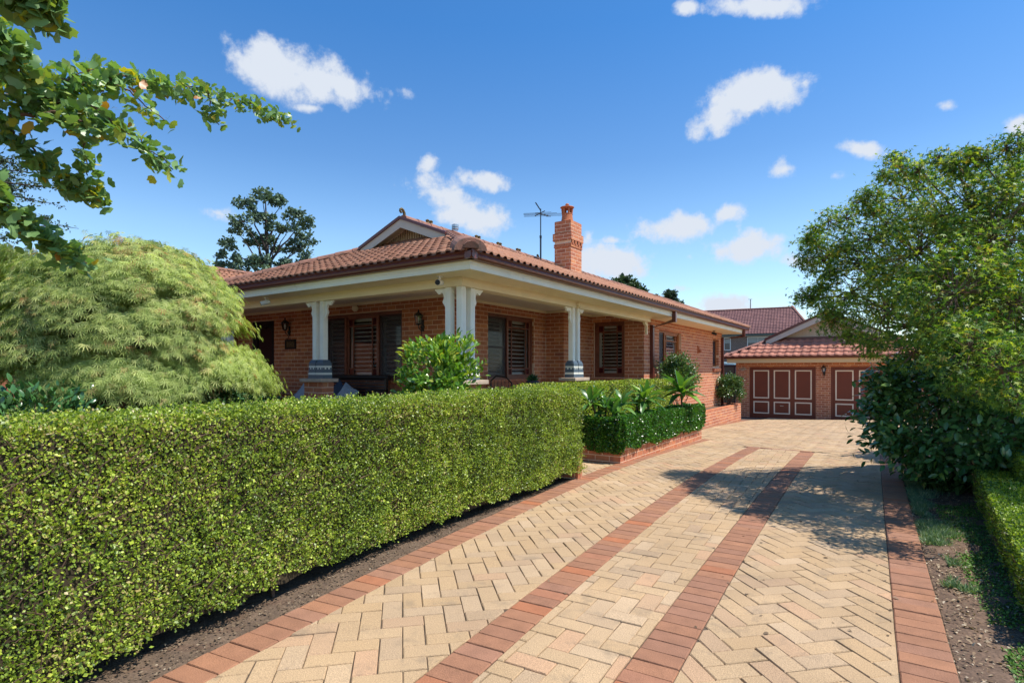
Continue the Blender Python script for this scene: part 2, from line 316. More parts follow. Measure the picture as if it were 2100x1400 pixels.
class MB:                              # collects simple solids into one mesh
    def __init__(s): s.v = []; s.f = []; s.t = []
    def q(s, pts, faces, tint=0.0):
        b = len(s.v); s.v += [tuple(map(float, p)) for p in pts]; s.f += [tuple(b+i for i in f) for f in faces]; s.t += [tint]*len(faces)
    def box(s, x0, x1, y0, y1, z0, z1, tint=0.0):
        s.q([(x0,y0,z0),(x1,y0,z0),(x1,y1,z0),(x0,y1,z0),(x0,y0,z1),(x1,y0,z1),(x1,y1,z1),(x0,y1,z1)],
            [(0,3,2,1),(4,5,6,7),(0,1,5,4),(1,2,6,5),(2,3,7,6),(3,0,4,7)], tint); return s
    def frus(s, cx, cy, z0, z1, a0, a1, b0=None, b1=None):
        b0 = a0 if b0 is None else b0; b1 = a1 if b1 is None else b1
        s.q([(cx-a0,cy-b0,z0),(cx+a0,cy-b0,z0),(cx+a0,cy+b0,z0),(cx-a0,cy+b0,z0),(cx-a1,cy-b1,z1),(cx+a1,cy-b1,z1),(cx+a1,cy+b1,z1),(cx-a1,cy+b1,z1)],
            [(0,3,2,1),(4,5,6,7),(0,1,5,4),(1,2,6,5),(2,3,7,6),(3,0,4,7)]); return s
    def tube(s, pts, rad, n=6, cap=True):
        pts = [Vector(p) for p in pts]; b = len(s.v); k = len(pts)
        if not hasattr(rad, '__len__'): rad = [rad]*k
        ref = None
        for i, p in enumerate(pts):
            t = (pts[min(i+1, k-1)]-pts[max(i-1, 0)]); t = t.normalized() if t.length > 1e-9 else Vector((0, 0, 1))
            if ref is None: ref = Vector((0, 0, 1)) if abs(t.z) < .9 else Vector((1, 0, 0))
            u = t.cross(ref).normalized(); ref = u.cross(t).normalized(); v = t.cross(u)
            for j in range(n):
                a = 2*math.pi*j/n; s.v.append(tuple(p+(u*math.cos(a)+v*math.sin(a))*rad[i]))
        for i in range(k-1):
            for j in range(n):
                s.f.append((b+i*n+j, b+i*n+(j+1) % n, b+(i+1)*n+(j+1) % n, b+(i+1)*n+j)); s.t.append(0.)
        if cap:
            s.f.append(tuple(b+j for j in reversed(range(n)))); s.t.append(0.)
            s.f.append(tuple(b+(k-1)*n+j for j in range(n))); s.t.append(0.)
        return s
    def lathe(s, cx, cy, prof, n=16):
        b = len(s.v); k = len(prof)
        for (r_, z) in prof:
            for j in range(n):
                a = 2*math.pi*j/n; s.v.append((cx+r_*math.cos(a), cy+r_*math.sin(a), z))
        for i in range(k-1):
            for j in range(n):
                s.f.append((b+i*n+j, b+i*n+(j+1) % n, b+(i+1)*n+(j+1) % n, b+(i+1)*n+j)); s.t.append(0.)
        s.f.append(tuple(b+j for j in reversed(range(n)))); s.t.append(0.)
        s.f.append(tuple(b+(k-1)*n+j for j in range(n))); s.t.append(0.)
        return s
    def prism(s, poly, o, u, v, w):     # 2-D outline in plane (u,v) at o, extruded by vector w
        o, u, v, w = Vector(o), Vector(u), Vector(v), Vector(w); n = len(poly)
        p0 = [o+u*a+v*b_ for a, b_ in poly]; pts = p0+[p+w for p in p0]
        s.q(pts, [tuple(range(n))[::-1], tuple(range(n, 2*n))]+[(i, (i+1) % n, n+(i+1) % n, n+i) for i in range(n)]); return s
    def me(s, name, m=None, smooth=False, tint=False):
        x = pyd(name, s.v, s.f, smooth, m)
        if tint:
            a = x.attributes.new('tint', 'FLOAT', 'FACE'); a.data.foreach_set('value', np.asarray(s.t, np.float32))
        return x
def bevel_obj(o, w=.004, seg=1):
    b = o.modifiers.new('bevel', 'BEVEL'); b.width = w; b.segments = seg; b.limit_method = 'ANGLE'; return o
def instmesh(name, pv, pf, T, Rm, sc, tint, m, smooth=False):
    """one mesh out of many placed copies of a small one: pv (p,3), pf (k,c); T (n,3), Rm (n,3,3), sc (n,) or (n,3)"""
    pv = np.asarray(pv, float); pf = np.asarray(pf, np.int64); n = len(T)
    sc = np.asarray(sc, float)
    if sc.ndim == 1: sc = np.repeat(sc[:, None], 3, 1)
    loc = pv[None]*sc[:, None, :]
    V = np.einsum('nij,npj->npi', Rm, loc)+np.asarray(T)[:, None, :]
    Fc = pf[None]+(np.arange(n)*len(pv))[:, None, None]
    return fast(name, V.reshape(-1, 3), Fc.reshape(-1, pf.shape[1]), np.repeat(np.asarray(tint), len(pf)), m, smooth)
def frames(D, N):
    """columns: side, leaf direction, normal"""
    D = D/np.maximum(np.linalg.norm(D, axis=1, keepdims=True), 1e-9)
    Sd = np.cross(D, N); ln = np.linalg.norm(Sd, axis=1, keepdims=True)
    Sd = np.where(ln < 1e-6, np.array([1., 0, 0]), Sd/np.maximum(ln, 1e-9))
    Nn = np.cross(Sd, D)
    return np.stack([Sd, D, Nn], axis=2)
def rndir(n): v = RNG.normal(size=(n, 3)); return v/np.linalg.norm(v, axis=1, keepdims=True)
RH = (np.array([(0, 0, 0), (.30, .45, .06), (0, 1, -.02), (-.30, .45, .06)]), np.array([(0, 1, 2), (0, 2, 3)]))          # small folded leaf
RHr = (np.array([(0, 0, 0), (.36, .55, .05), (0, .95, 0), (-.36, .55, .05)]), np.array([(0, 1, 2), (0, 2, 3)]))
BL = (np.array([(-.05, 0, 0), (.05, 0, 0), (.035, .55, .03), (0, 1, -.10), (-.035, .55, .03)]), np.array([(0, 1, 2), (0, 2, 4), (4, 2, 3)]))
def ell(wd=.42, droop=.12, fold=.07):
    v = [(0, 0, 0), (0, .35, .0), (0, .72, -droop*.45), (0, 1, -droop)]
    v += [(wd/2*.85, .28, fold), (wd/2, .55, fold*.7), (wd/2*.55, .84, fold*.2-droop*.6)]
    v += [(-wd/2*.85, .28, fold), (-wd/2, .55, fold*.7), (-wd/2*.55, .84, fold*.2-droop*.6)]
    f = [(0, 4, 1), (1, 4, 5), (1, 5, 2), (2, 5, 6), (2, 6, 3), (0, 1, 7), (1, 8, 7), (1, 2, 8), (2, 9, 8), (2, 3, 9)]
    return np.array(v, float), np.array(f)
def star(lobes=5, inner=.28):
    v = [(0, 0, 0)]; f = []
    angs = [-115, -55, 0, 55, 115] if lobes == 5 else list(np.linspace(-125, 125, lobes))
    ln = [.55, .85, 1, .85, .55] if lobes == 5 else [.55, .75, .95, 1, .95, .75, .55]
    pts = []
    for i, (a, l) in enumerate(zip(angs, ln)):
        if i: am = (a+angs[i-1])/2; pts.append((math.sin(R(am))*inner, math.cos(R(am))*inner, .03))
        pts.append((math.sin(R(a))*l, math.cos(R(a))*l, -.12*l))
    v += pts
    for i in range(len(pts)-1): f.append((0, i+2, i+1))
    return np.array(v, float), np.array(f)
def lace():
    v = []; f = []
    for a, l in zip((-95, -60, -30, 0, 30, 60, 95), (.55, .8, .95, 1, .95, .8, .55)):
        b = len(v); s, c = math.sin(R(a)), math.cos(R(a)); px_, py_ = c, -s; w = .042
        v += [(0, 0, 0), (s*l*.5+px_*w, c*l*.5+py_*w, .01), (s*l, c*l, -.12*l), (s*l*.5-px_*w, c*l*.5-py_*w, .01)]
        f += [(b, b+1, b+2), (b, b+2, b+3)]
    return np.array(v, float), np.array(f)
def fan():
    v = [(-.012, 0, 0), (.012, 0, 0), (0, .5, 0)]; f = [(0, 1, 2)]
    arc = [(-68, .42), (-52, .62), (-34, .60), (-16, .66), (0, .52), (16, .66), (34, .58), (52, .63), (68, .42)]
    for i, (a, l) in enumerate(arc):
        v.append((math.sin(R(a))*l, .5+math.cos(R(a))*l*.82, .10*math.cos(R(a*2.2))+.03*(i % 2)))
    for i in range(8): f.append((2, 4+i, 3+i))
    return np.array(v, float), np.array(f)
def to_object_leaves(parent, proto, T, Rm, sc, tint, m, limit, eye=(0, 0, EYE), name='leaf'):
    """the leaves that show largest become parts of their own; returns the mask of the others"""
    T = np.asarray(T); sc = np.asarray(sc, float)
    d = T-np.array(eye); dist = np.linalg.norm(d, axis=1)
    fwd = np.array([*W(0, 1), 0]); rt = np.array([*W(1, 0), 0])
    dep = d@fwd; px = CX+F*(d@rt)/np.maximum(dep, .1); py = HY-F*d[:, 2]/np.maximum(dep, .1)
    vis = (dep > .3) & (px > -20) & (px < 2120) & (py > -20) & (py < 1420)
    score = np.where(vis, sc/dist*(.35+np.abs(np.einsum('ni,ni->n', Rm[:, :, 2], d/dist[:, None]))), -1)
    idx = np.argsort(-score)[:limit]; idx = idx[score[idx] > 0]
    mes = [fast(name, proto[0], proto[1], np.full(len(proto[1]), t), m) for t in (0.05, .2, .35, .5, .65, .8, .92)]
    tp = np.array([0.05, .2, .35, .5, .65, .8, .92])
    inv = None
    for i in idx:
        me = mes[int(np.argmin(abs(tp-tint[i])))]
        o = bpy.data.objects.new(name, me); link(o)
        mm = Matrix.Identity(4)
        for a in range(3):
            for b in range(3): mm[a][b] = Rm[i, a, b]*sc[i]
            mm[a][3] = T[i, a]
        o.matrix_basis = mm; hook(o, parent)
    mask = np.ones(len(T), bool); mask[idx] = False
    return mask
def leaves(parent, name, proto, T, D, N, sc, tint, m, objs=0):
    Rm = frames(D, N); tint = np.clip(tint, 0, .999)
    mask = np.ones(len(T), bool)
    if objs: mask = to_object_leaves(parent, proto, T, Rm, sc, tint, m, objs)
    me = instmesh(name, proto[0], proto[1], np.asarray(T)[mask], Rm[mask], np.asarray(sc)[mask], np.asarray(tint)[mask], m)
    return add(name, me, m, parent, kind='stuff')
def nfield(P, s, seed=0.0):
    P = np.asarray(P)*s+seed
    return (np.sin(P[:, 0]*1.7+1.3*np.sin(P[:, 1]*1.1))+np.sin(P[:, 1]*2.3+1.7*np.sin(P[:, 2]*1.3+P[:, 0]*.7))+np.sin(P[:, 2]*2.1+1.1*np.sin(P[:, 0]*1.9)))/3
# ------------------------------------------------------------------ lie of the land
GD = np.array([-60, 7.5, 9, 12.1, 15.7, 19.5, 21.6, 24.5, 30, 700.]); GZ = np.array([0, 0, -.022, -.09, -.175, -.34, -.50, -.535, -.55, -.55])
def g(d): return float(np.interp(d, GD, GZ))
def gw(x, y): return g(RD(x, y)[1])
def unp(px, py):
    d = 5.0
    for _ in range(30): d = (EYE-g(d))*F/(py-HY)
    return ((px-CX)*d/F, d)
def curve(pts, deg):
    q = np.array([unp(*p) for p in pts]); c = np.polyfit(q[:, 1], q[:, 0], deg); return lambda d, c=c: np.polyval(c, d)
LO = curve([(310,1390),(363,1366),(410,1344),(457,1321),(496,1303),(534,1282),(570,1263),(607,1246),(640,1231),(671,1216),(700,1201),(754,1176),(825,1141),(909,1096),(994,1059),(1071,1023),(1140,993),(1197,979),(1231,962),(1273,948.5),(1300,940),(1336,926),(1381,911),(1407,906),(1440,900.5)], 3)
S1L = curve([(853,1400),(917,1348.6),(1020,1263),(1127,1179),(1200,1121),(1243,1094.6),(1336,1028.6),(1421,982),(1532,916)], 2)
S2R = curve([(1382,1393),(1443,1289),(1500,1186),(1557,1093),(1611,1007),(1671,927)], 2)
RL = curve([(1843.6,1396),(1838,1326),(1830.6,1240),(1823,1147.5),(1814,1066),(1806.5,973),(1804.6,936)], 2)
SW = .235
def cross(fn, d):                      # unit tangent and normal (to the right) in (r,d)
    s = (fn(d+.05)-fn(d-.05))/.1; l = math.hypot(s, 1); return (s/l, 1/l), (1/l, -s/l)
def offs(fn, w):
    """curve shifted right by w"""
    def h(d):
        dd = d
        for _ in range(3):
            t, n = cross(fn, dd); dd = d-n[1]*w
        t, n = cross(fn, dd); return fn(dd)+n[0]*w
    return h
LI, S1R, S2L, RR = offs(LO, SW), offs(S1L, SW), offs(S2R, -SW), offs(RL, SW)
# ------------------------------------------------------------------ ground
def sheet(name, ds, rs, dz, m, kind='structure', bumpf=None):
    V = []; Fc = []
    for d in ds:
        for r_ in rs:
            x, y = W(r_, d); V.append((x, y, g(d)+dz+(bumpf(r_, d) if bumpf else 0)))
    n = len(rs)
    for i in range(len(ds)-1):
        for j in range(n-1): Fc.append((i*n+j, i*n+j+1, (i+1)*n+j+1, (i+1)*n+j))
    o = add(name, fast(name, V, Fc, m=m, smooth=True), m, kind=kind); return o
ds = [-60, -20, -5] + list(np.arange(0, 30, .25)) + [32, 40, 60, 100, 200, 400, 900]
rs = [-900, -300, -100, -40] + list(np.arange(-20, 20.1, .5)) + [40, 100, 300, 900]
sheet('ground', ds, rs, -.022, M_['soil'])
# soil bed under the long hedge, a strip of its own
V = []; Fc = []
dl = np.arange(.4, 7.45, .06)
for i, d in enumerate(dl):
    a, b = LO(d)-1.6, LO(d)-.012
    for k in range(13):
        r_ = a+(b-a)*k/12; x, y = W(r_, d)
        V.append((x, y, g(d)-.018+.020*fractal(Vector((x*7, y*7, 0)), 1, 2, 5)*(1 if k < 12 else .2)))
for i in range(len(dl)-1):
    for k in range(12): Fc.append((i*13+k, i*13+k+1, (i+1)*13+k+1, (i+1)*13+k))
add('soil_bed', fast('soil_bed', V, Fc, m=M_['bedsoil'], smooth=True), None, kind='structure')
V = []; Fc = []; dl = np.arange(1.0, 9.0, .06)
for i, d in enumerate(dl):
    a, b = RR(d)+.008, RR(d)+2.6
    for k in range(30):
        r_ = a+(b-a)*k/29; x, y = W(r_, d); V.append((x, y, g(d)-.019+(.004+.030*fractal(Vector((x*6, y*6, 3)), 1, 2, 5))*min(1, k/2)))
for i in range(len(dl)-1):
    for k in range(29): Fc.append((i*30+k, i*30+k+1, (i+1)*30+k+1, (i+1)*30+k))
add('soil_bed', fast('soil_bed', V, Fc, m=M_['soil'], smooth=True), None, kind='structure')
# ------------------------------------------------------------------ driveway
V = []; Fc = []
dl = list(np.arange(.2, 12.21, .2))
for d in dl:
    a = LO(d); b = RR(d)
    if 6.9 < d < 10.2: a -= 3.2
    for r_ in (a, b): x, y = W(r_, d); V.append((x, y, g(d)-.0095))
for i in range(len(dl)-1): Fc.append((2*i, 2*i+1, 2*i+3, 2*i+2))
drive = add('driveway', fast('driveway', V, Fc, m=M_['joint']), None, kind='structure')
mb = MB()
for xi in np.arange(-4.4, 8, .8):
    for yi in np.arange(11.2, 24.3, .8):
        y1 = min(yi+.8, 24.34); P = []
        for (x, y) in ((xi, yi), (xi+.8, yi), (xi+.8, y1), (xi, y1)): P.append((x, y, gw(x, y)-.014))
        mb.q(P, [(0, 1, 2, 3)])
add('paver_bedding', mb.me('paver_bedding', M_['joint']), None, drive)
def clip(poly, a, nrm):                # keep the side where (p-a).nrm <= 0
    out = []
    for i in range(len(poly)):
        p, q = poly[i], poly[(i+1) % len(poly)]
        dp = (p[0]-a[0])*nrm[0]+(p[1]-a[1])*nrm[1]; dq = (q[0]-a[0])*nrm[0]+(q[1]-a[1])*nrm[1]
        if dp <= 0: out.append(p)
        if (dp < 0) != (dq < 0) and dp != dq:
            t = dp/(dp-dq); out.append((p[0]+(q[0]-p[0])*t, p[1]+(q[1]-p[1])*t))
    return out
def area(p): return abs(sum(p[i][0]*p[(i+1) % len(p)][1]-p[(i+1) % len(p)][0]*p[i][1] for i in range(len(p))))/2
PIECES = []        # (name, polygon in (r,d), tint, z offset)
G_ = .0018
def clip_curve(poly, c, fn, side):
    t, n = cross(fn, c[1]); a = (fn(c[1]), c[1]); s = 1 if side == 'left' else -1
    return clip(poly, (a[0]-n[0]*G_*s, a[1]-n[1]*G_*s), (n[0]*s, n[1]*s))
def rect(cx_, cy_, L, Wd, ang, jit=True):
    if jit: ang += random.gauss(0, .006); cx_ += random.gauss(0, .0009); cy_ += random.gauss(0, .0009)
    ca, sa = math.cos(ang), math.sin(ang); o = []
    for sx, sy in ((-1, -1), (1, -1), (1, 1), (-1, 1)):
        x, y = sx*L/2, sy*Wd/2; o.append((cx_+x*ca-y*sa, cy_+x*sa+y*ca))
    return o
CAPA, CAPB = unp(1532, 916), unp(1671, 927)           # far end of the centre panel
cd = np.array(CAPB)-np.array(CAPA); cd /= np.linalg.norm(cd); CN = (-cd[1], cd[0])
if CN[1] < 0: CN = (cd[1], -cd[0])
def capdist(p): return (p[0]-CAPA[0])*CN[0]+(p[1]-CAPA[1])*CN[1]
m_ = .1175
def herring(ang, r0, r1, d0, d1, fn):
    ca, sa = math.cos(ang), math.sin(ang)
    cor = [(r_*ca+d*sa, -r_*sa+d*ca) for r_ in (r0, r1) for d in (d0, d1)]
    i0, i1 = int(min(c[0] for c in cor)/m_)-2, int(max(c[0] for c in cor)/m_)+2
    j0, j1 = int(min(c[1] for c in cor)/m_)-2, int(max(c[1] for c in cor)/m_)+2
    for i in range(i0, i1):
        for j in range(j0, j1):
            k = (i-j) % 4
            if k == 0: u, v, a = (i+1)*m_, (j+.5)*m_, ang
            elif k == 3: u, v, a = (i+.5)*m_, (j+1)*m_, ang+math.pi/2
            else: continue
            c = (u*ca-v*sa, u*sa+v*ca)
            if c[0] < r0 or c[0] > r1 or c[1] < d0 or c[1] > d1: continue
            fn(c, rect(c[0], c[1], 2*m_-.0048, m_-.0048, a))
def put(name, poly, zo=None):
    if len(poly) >= 3 and area(poly) > .0006:
        PIECES.append((name, poly, random.random(), random.gauss(0, .0012) if zo is None else zo))
PLX, PLY0, PLY1 = -3.45, 8.0, 12.35
def main_region(c, poly):
    x, y = W(*c); s = capdist(c); pad = .2
    if s <= 0:
        for lo, hi in ((LI, S1L), (S2R, RL)):
            if lo(c[1])-pad < c[0] < hi(c[1])+pad:
                p = clip_curve(poly, c, lo, 'right'); p = clip_curve(p, c, hi, 'left') if p else p
                put('paver', p)
    else:
        p = poly
        if S1L(c[1])-pad < c[0] < S2R(c[1])+pad: p = clip(p, (CAPA[0]+CN[0]*.105, CAPA[1]+CN[1]*.105), (-CN[0], -CN[1]))
        if c[0] > RL(c[1])+pad and c[1] < 12: return
        if c[1] < 13.5: p = clip_curve(p, c, RL, 'left') if c[1] < 12 else p
        if y < PLY1+.1 and c[1] < 12.2:
            if c[0] < LI(c[1])-pad: return
            p = clip_curve(p, c, LI, 'right')
        elif x < -4.3: return
        else:
            wx, wy = VX                                # keep x > -4.15
            if x < -3.9: p = clip(p, W_inv(-4.155, 0), (-VX[0], -VX[1]))
        if y > 24.6: return
        if y > 24: p = clip(p, W_inv(0, 24.3), VR)
        if p: put('paver', p)
def W_inv(x, y): return RD(x, y)
HA = R(11.0)
herring(HA, -4, 16, 1.3, 24.5, main_region)
def path_region(c, poly):
    x, y = W(*c)
    if y > PLY0+.15 or x < -6.4 or x > -2 or y < 6.5: return
    if c[0] > LO(c[1])+.2: return
    p = clip_curve(poly, c, LO, 'left'); p = clip(p, W_inv(0, PLY0-.004), VR) if p else p
    p = clip(p, W_inv(0, 6.66), (-VR[0], -VR[1])) if p else p
    if p: put('paver', p)
herring(HA, -6, 3, 5, 11, path_region)
# centre panel: the same bond laid square to its borders
t5, n5 = cross(S1R, 5.0); SA = math.atan2(-t5[0], t5[1])
def mid_region(c, poly):
    if capdist(c) > 0.1: return
    if S1R(c[1])-.2 < c[0] < S2L(c[1])+.2:
        p = clip_curve(poly, c, S1R, 'right'); p = clip_curve(p, c, S2L, 'left') if p else p
        p = clip(p, CAPA, CN) if p else p
        if p: put('paver', p)
herring(SA, -3, 6, 1.3, 10.5, mid_region)
# borders: headers laid across
def border(fn, d0, d1, step=.1185, ok=None):
    d = d0
    while d < d1:
        t, n = cross(fn, d); c = (fn(d)+n[0]*SW/2, d+n[1]*SW/2)
        if ok is None or ok(c): put('edging_brick', rect(c[0], c[1], SW-.006, step-.0058, math.atan2(n[1], n[0])))
        d += step*t[1]
border(LO, .6, 12.25)
border(S1L, 1.0, CAPA[1]-.03, ok=lambda c: capdist(c) < .02)
border(offs(S2R, -SW), 1.0, CAPB[1]+.1, ok=lambda c: capdist(c) < .02)
border(RL, 1.0, 11.2)
u = 0.06
tot = math.hypot(CAPB[0]-CAPA[0], CAPB[1]-CAPA[1])
while u < tot:
    c = (CAPA[0]+cd[0]*u+CN[0]*.05, CAPA[1]+cd[1]*u+CN[1]*.05)
    put('edging_brick', rect(c[0], c[1], .228, .10, math.atan2(cd[1], cd[0]))); u += .235
y = PLY1+.35
while y < 20.6:
    c = RD(-4.27, y); put('edging_brick', rect(c[0], c[1], .225, .114, math.atan2(VX[1], VX[0]))); y += .1185
# turn the pieces into geometry: chamfered slabs
def slab(poly, zo, centre=(0, 0), gz=True, flat=None):
    n = len(poly); cx_ = sum(p[0] for p in poly)/n; cy_ = sum(p[1] for p in poly)/n
    P = []; tx, ty = random.gauss(0, .004), random.gauss(0, .004)
    for (ins, z) in ((.0045, 0.), (0, -.005), (0, -.032)):
        for p in poly:
            dx, dy = p[0]-cx_, p[1]-cy_; l = math.hypot(dx, dy) or 1
            k = 1-ins*1.4/l
            r_, d = cx_+dx*k, cy_+dy*k; x, y = W(r_, d)
            P.append((x-centre[0], y-centre[1], (flat if flat is not None else g(d))+z+zo+tx*dx+ty*dy))
    Fq = [tuple(range(n))]
    for a in range(2):
        for i in range(n): Fq.append((a*n+i, (a+1)*n+i, (a+1)*n+(i+1) % n, a*n+(i+1) % n))
    return P, Fq
def ccw(poly):
    s = sum(poly[i][0]*poly[(i+1) % len(poly)][1]-poly[(i+1) % len(poly)][0]*poly[i][1] for i in range(len(poly)))
    return poly if s > 0 else poly[::-1]
def screen_area(poly):
    q = []
    for (r_, d) in poly:
        if d < .8: return 0
        q.append((CX+F*r_/d, HY+F*(EYE-g(d))/d))
    cx_ = sum(a for a, b in q)/len(q); cy_ = sum(b for a, b in q)/len(q)
    if not (-30 < cx_ < 2130 and cy_ < 1440): return 0
    if cx_ < 1190 and False: return 0
    return area(q)
for nm, lim in (('paver', 300), ('edging_brick', 300)):
    pcs = [p for p in PIECES if p[0] == nm]
    pcs.sort(key=lambda p: -screen_area(p[1]))
    for (_, poly, t, zo) in pcs[:lim]:
        poly = ccw(poly); n = len(poly)
        c = W(sum(p[0] for p in poly)/n, sum(p[1] for p in poly)/n)
        P, Fq = slab(poly, zo, c)
        me = pyd(nm, P, Fq, m=M_['paver' if nm == 'paver' else 'edging'])
        add(nm, me, None, drive, mw=Matrix.Translation((c[0], c[1], 0)))
    mb = MB()
    for (_, poly, t, zo) in pcs[lim:]:
        P, Fq = slab(ccw(poly), zo); mb.q(P, Fq, t)
    add('far_pavers' if nm == 'paver' else 'far_edging', mb.me(nm, M_['paver' if nm == 'paver' else 'edging'], tint=True), None, drive, kind='stuff')
# grit and litter on the bed and on the right-hand soil
def litter(name, n, fr, sc0, sc1, m, proto=RHr):
    P = np.array([fr() for _ in range(n)]); x = P[:, 0]*VX[0]+P[:, 1]*VX[1]; y = P[:, 0]*VR[0]+P[:, 1]*VR[1]
    z = np.array([g(d) for d in P[:, 1]])-.010+RNG.random(n)*.006
    N = rndir(n)*.4; N[:, 2] += 1; D = rndir(n); D[:, 2] *= .2
    me = instmesh(name, proto[0], proto[1], np.stack([x, y, z], 1), frames(D, N), RNG.uniform(sc0, sc1, n), RNG.random(n), m)
    add(name, me, m, kind='stuff')
def f1():
    d = random.uniform(1.2, 7.4); return (LO(d)-abs(random.gauss(0, .25))-.02, d)
def f2():
    d = random.uniform(1.6, 8); return (RR(d)-.02+abs(random.gauss(0, .8)), d)
litter('leaf_litter', 9000, lambda: f1() if random.random() < .45 else f2(), .005, .022, L_['litter'])
litter('leaf_litter', 5200, f2, .010, .034, L_['straw'], ell(.45, .2, .08))
def f3():
    d = 3+9*random.random()**1.3; return (RL(d)-abs(random.gauss(0, .9)), d)
P3 = [f3() for _ in range(130)]; X3 = np.array([(*W(r_, d), g(d)+.004) for r_, d in P3]); N3 = rndir(130)*.25+np.array([0, 0, 1.])
pp = ell(.5, .15, .08); me = instmesh('fallen_leaves', pp[0], pp[1], X3, frames(rndir(130)*np.array([1, 1, .15]), N3), RNG.uniform(.018, .045, 130), RNG.random(130), L_['litter']); add('fallen_leaves', me, None, kind='stuff')
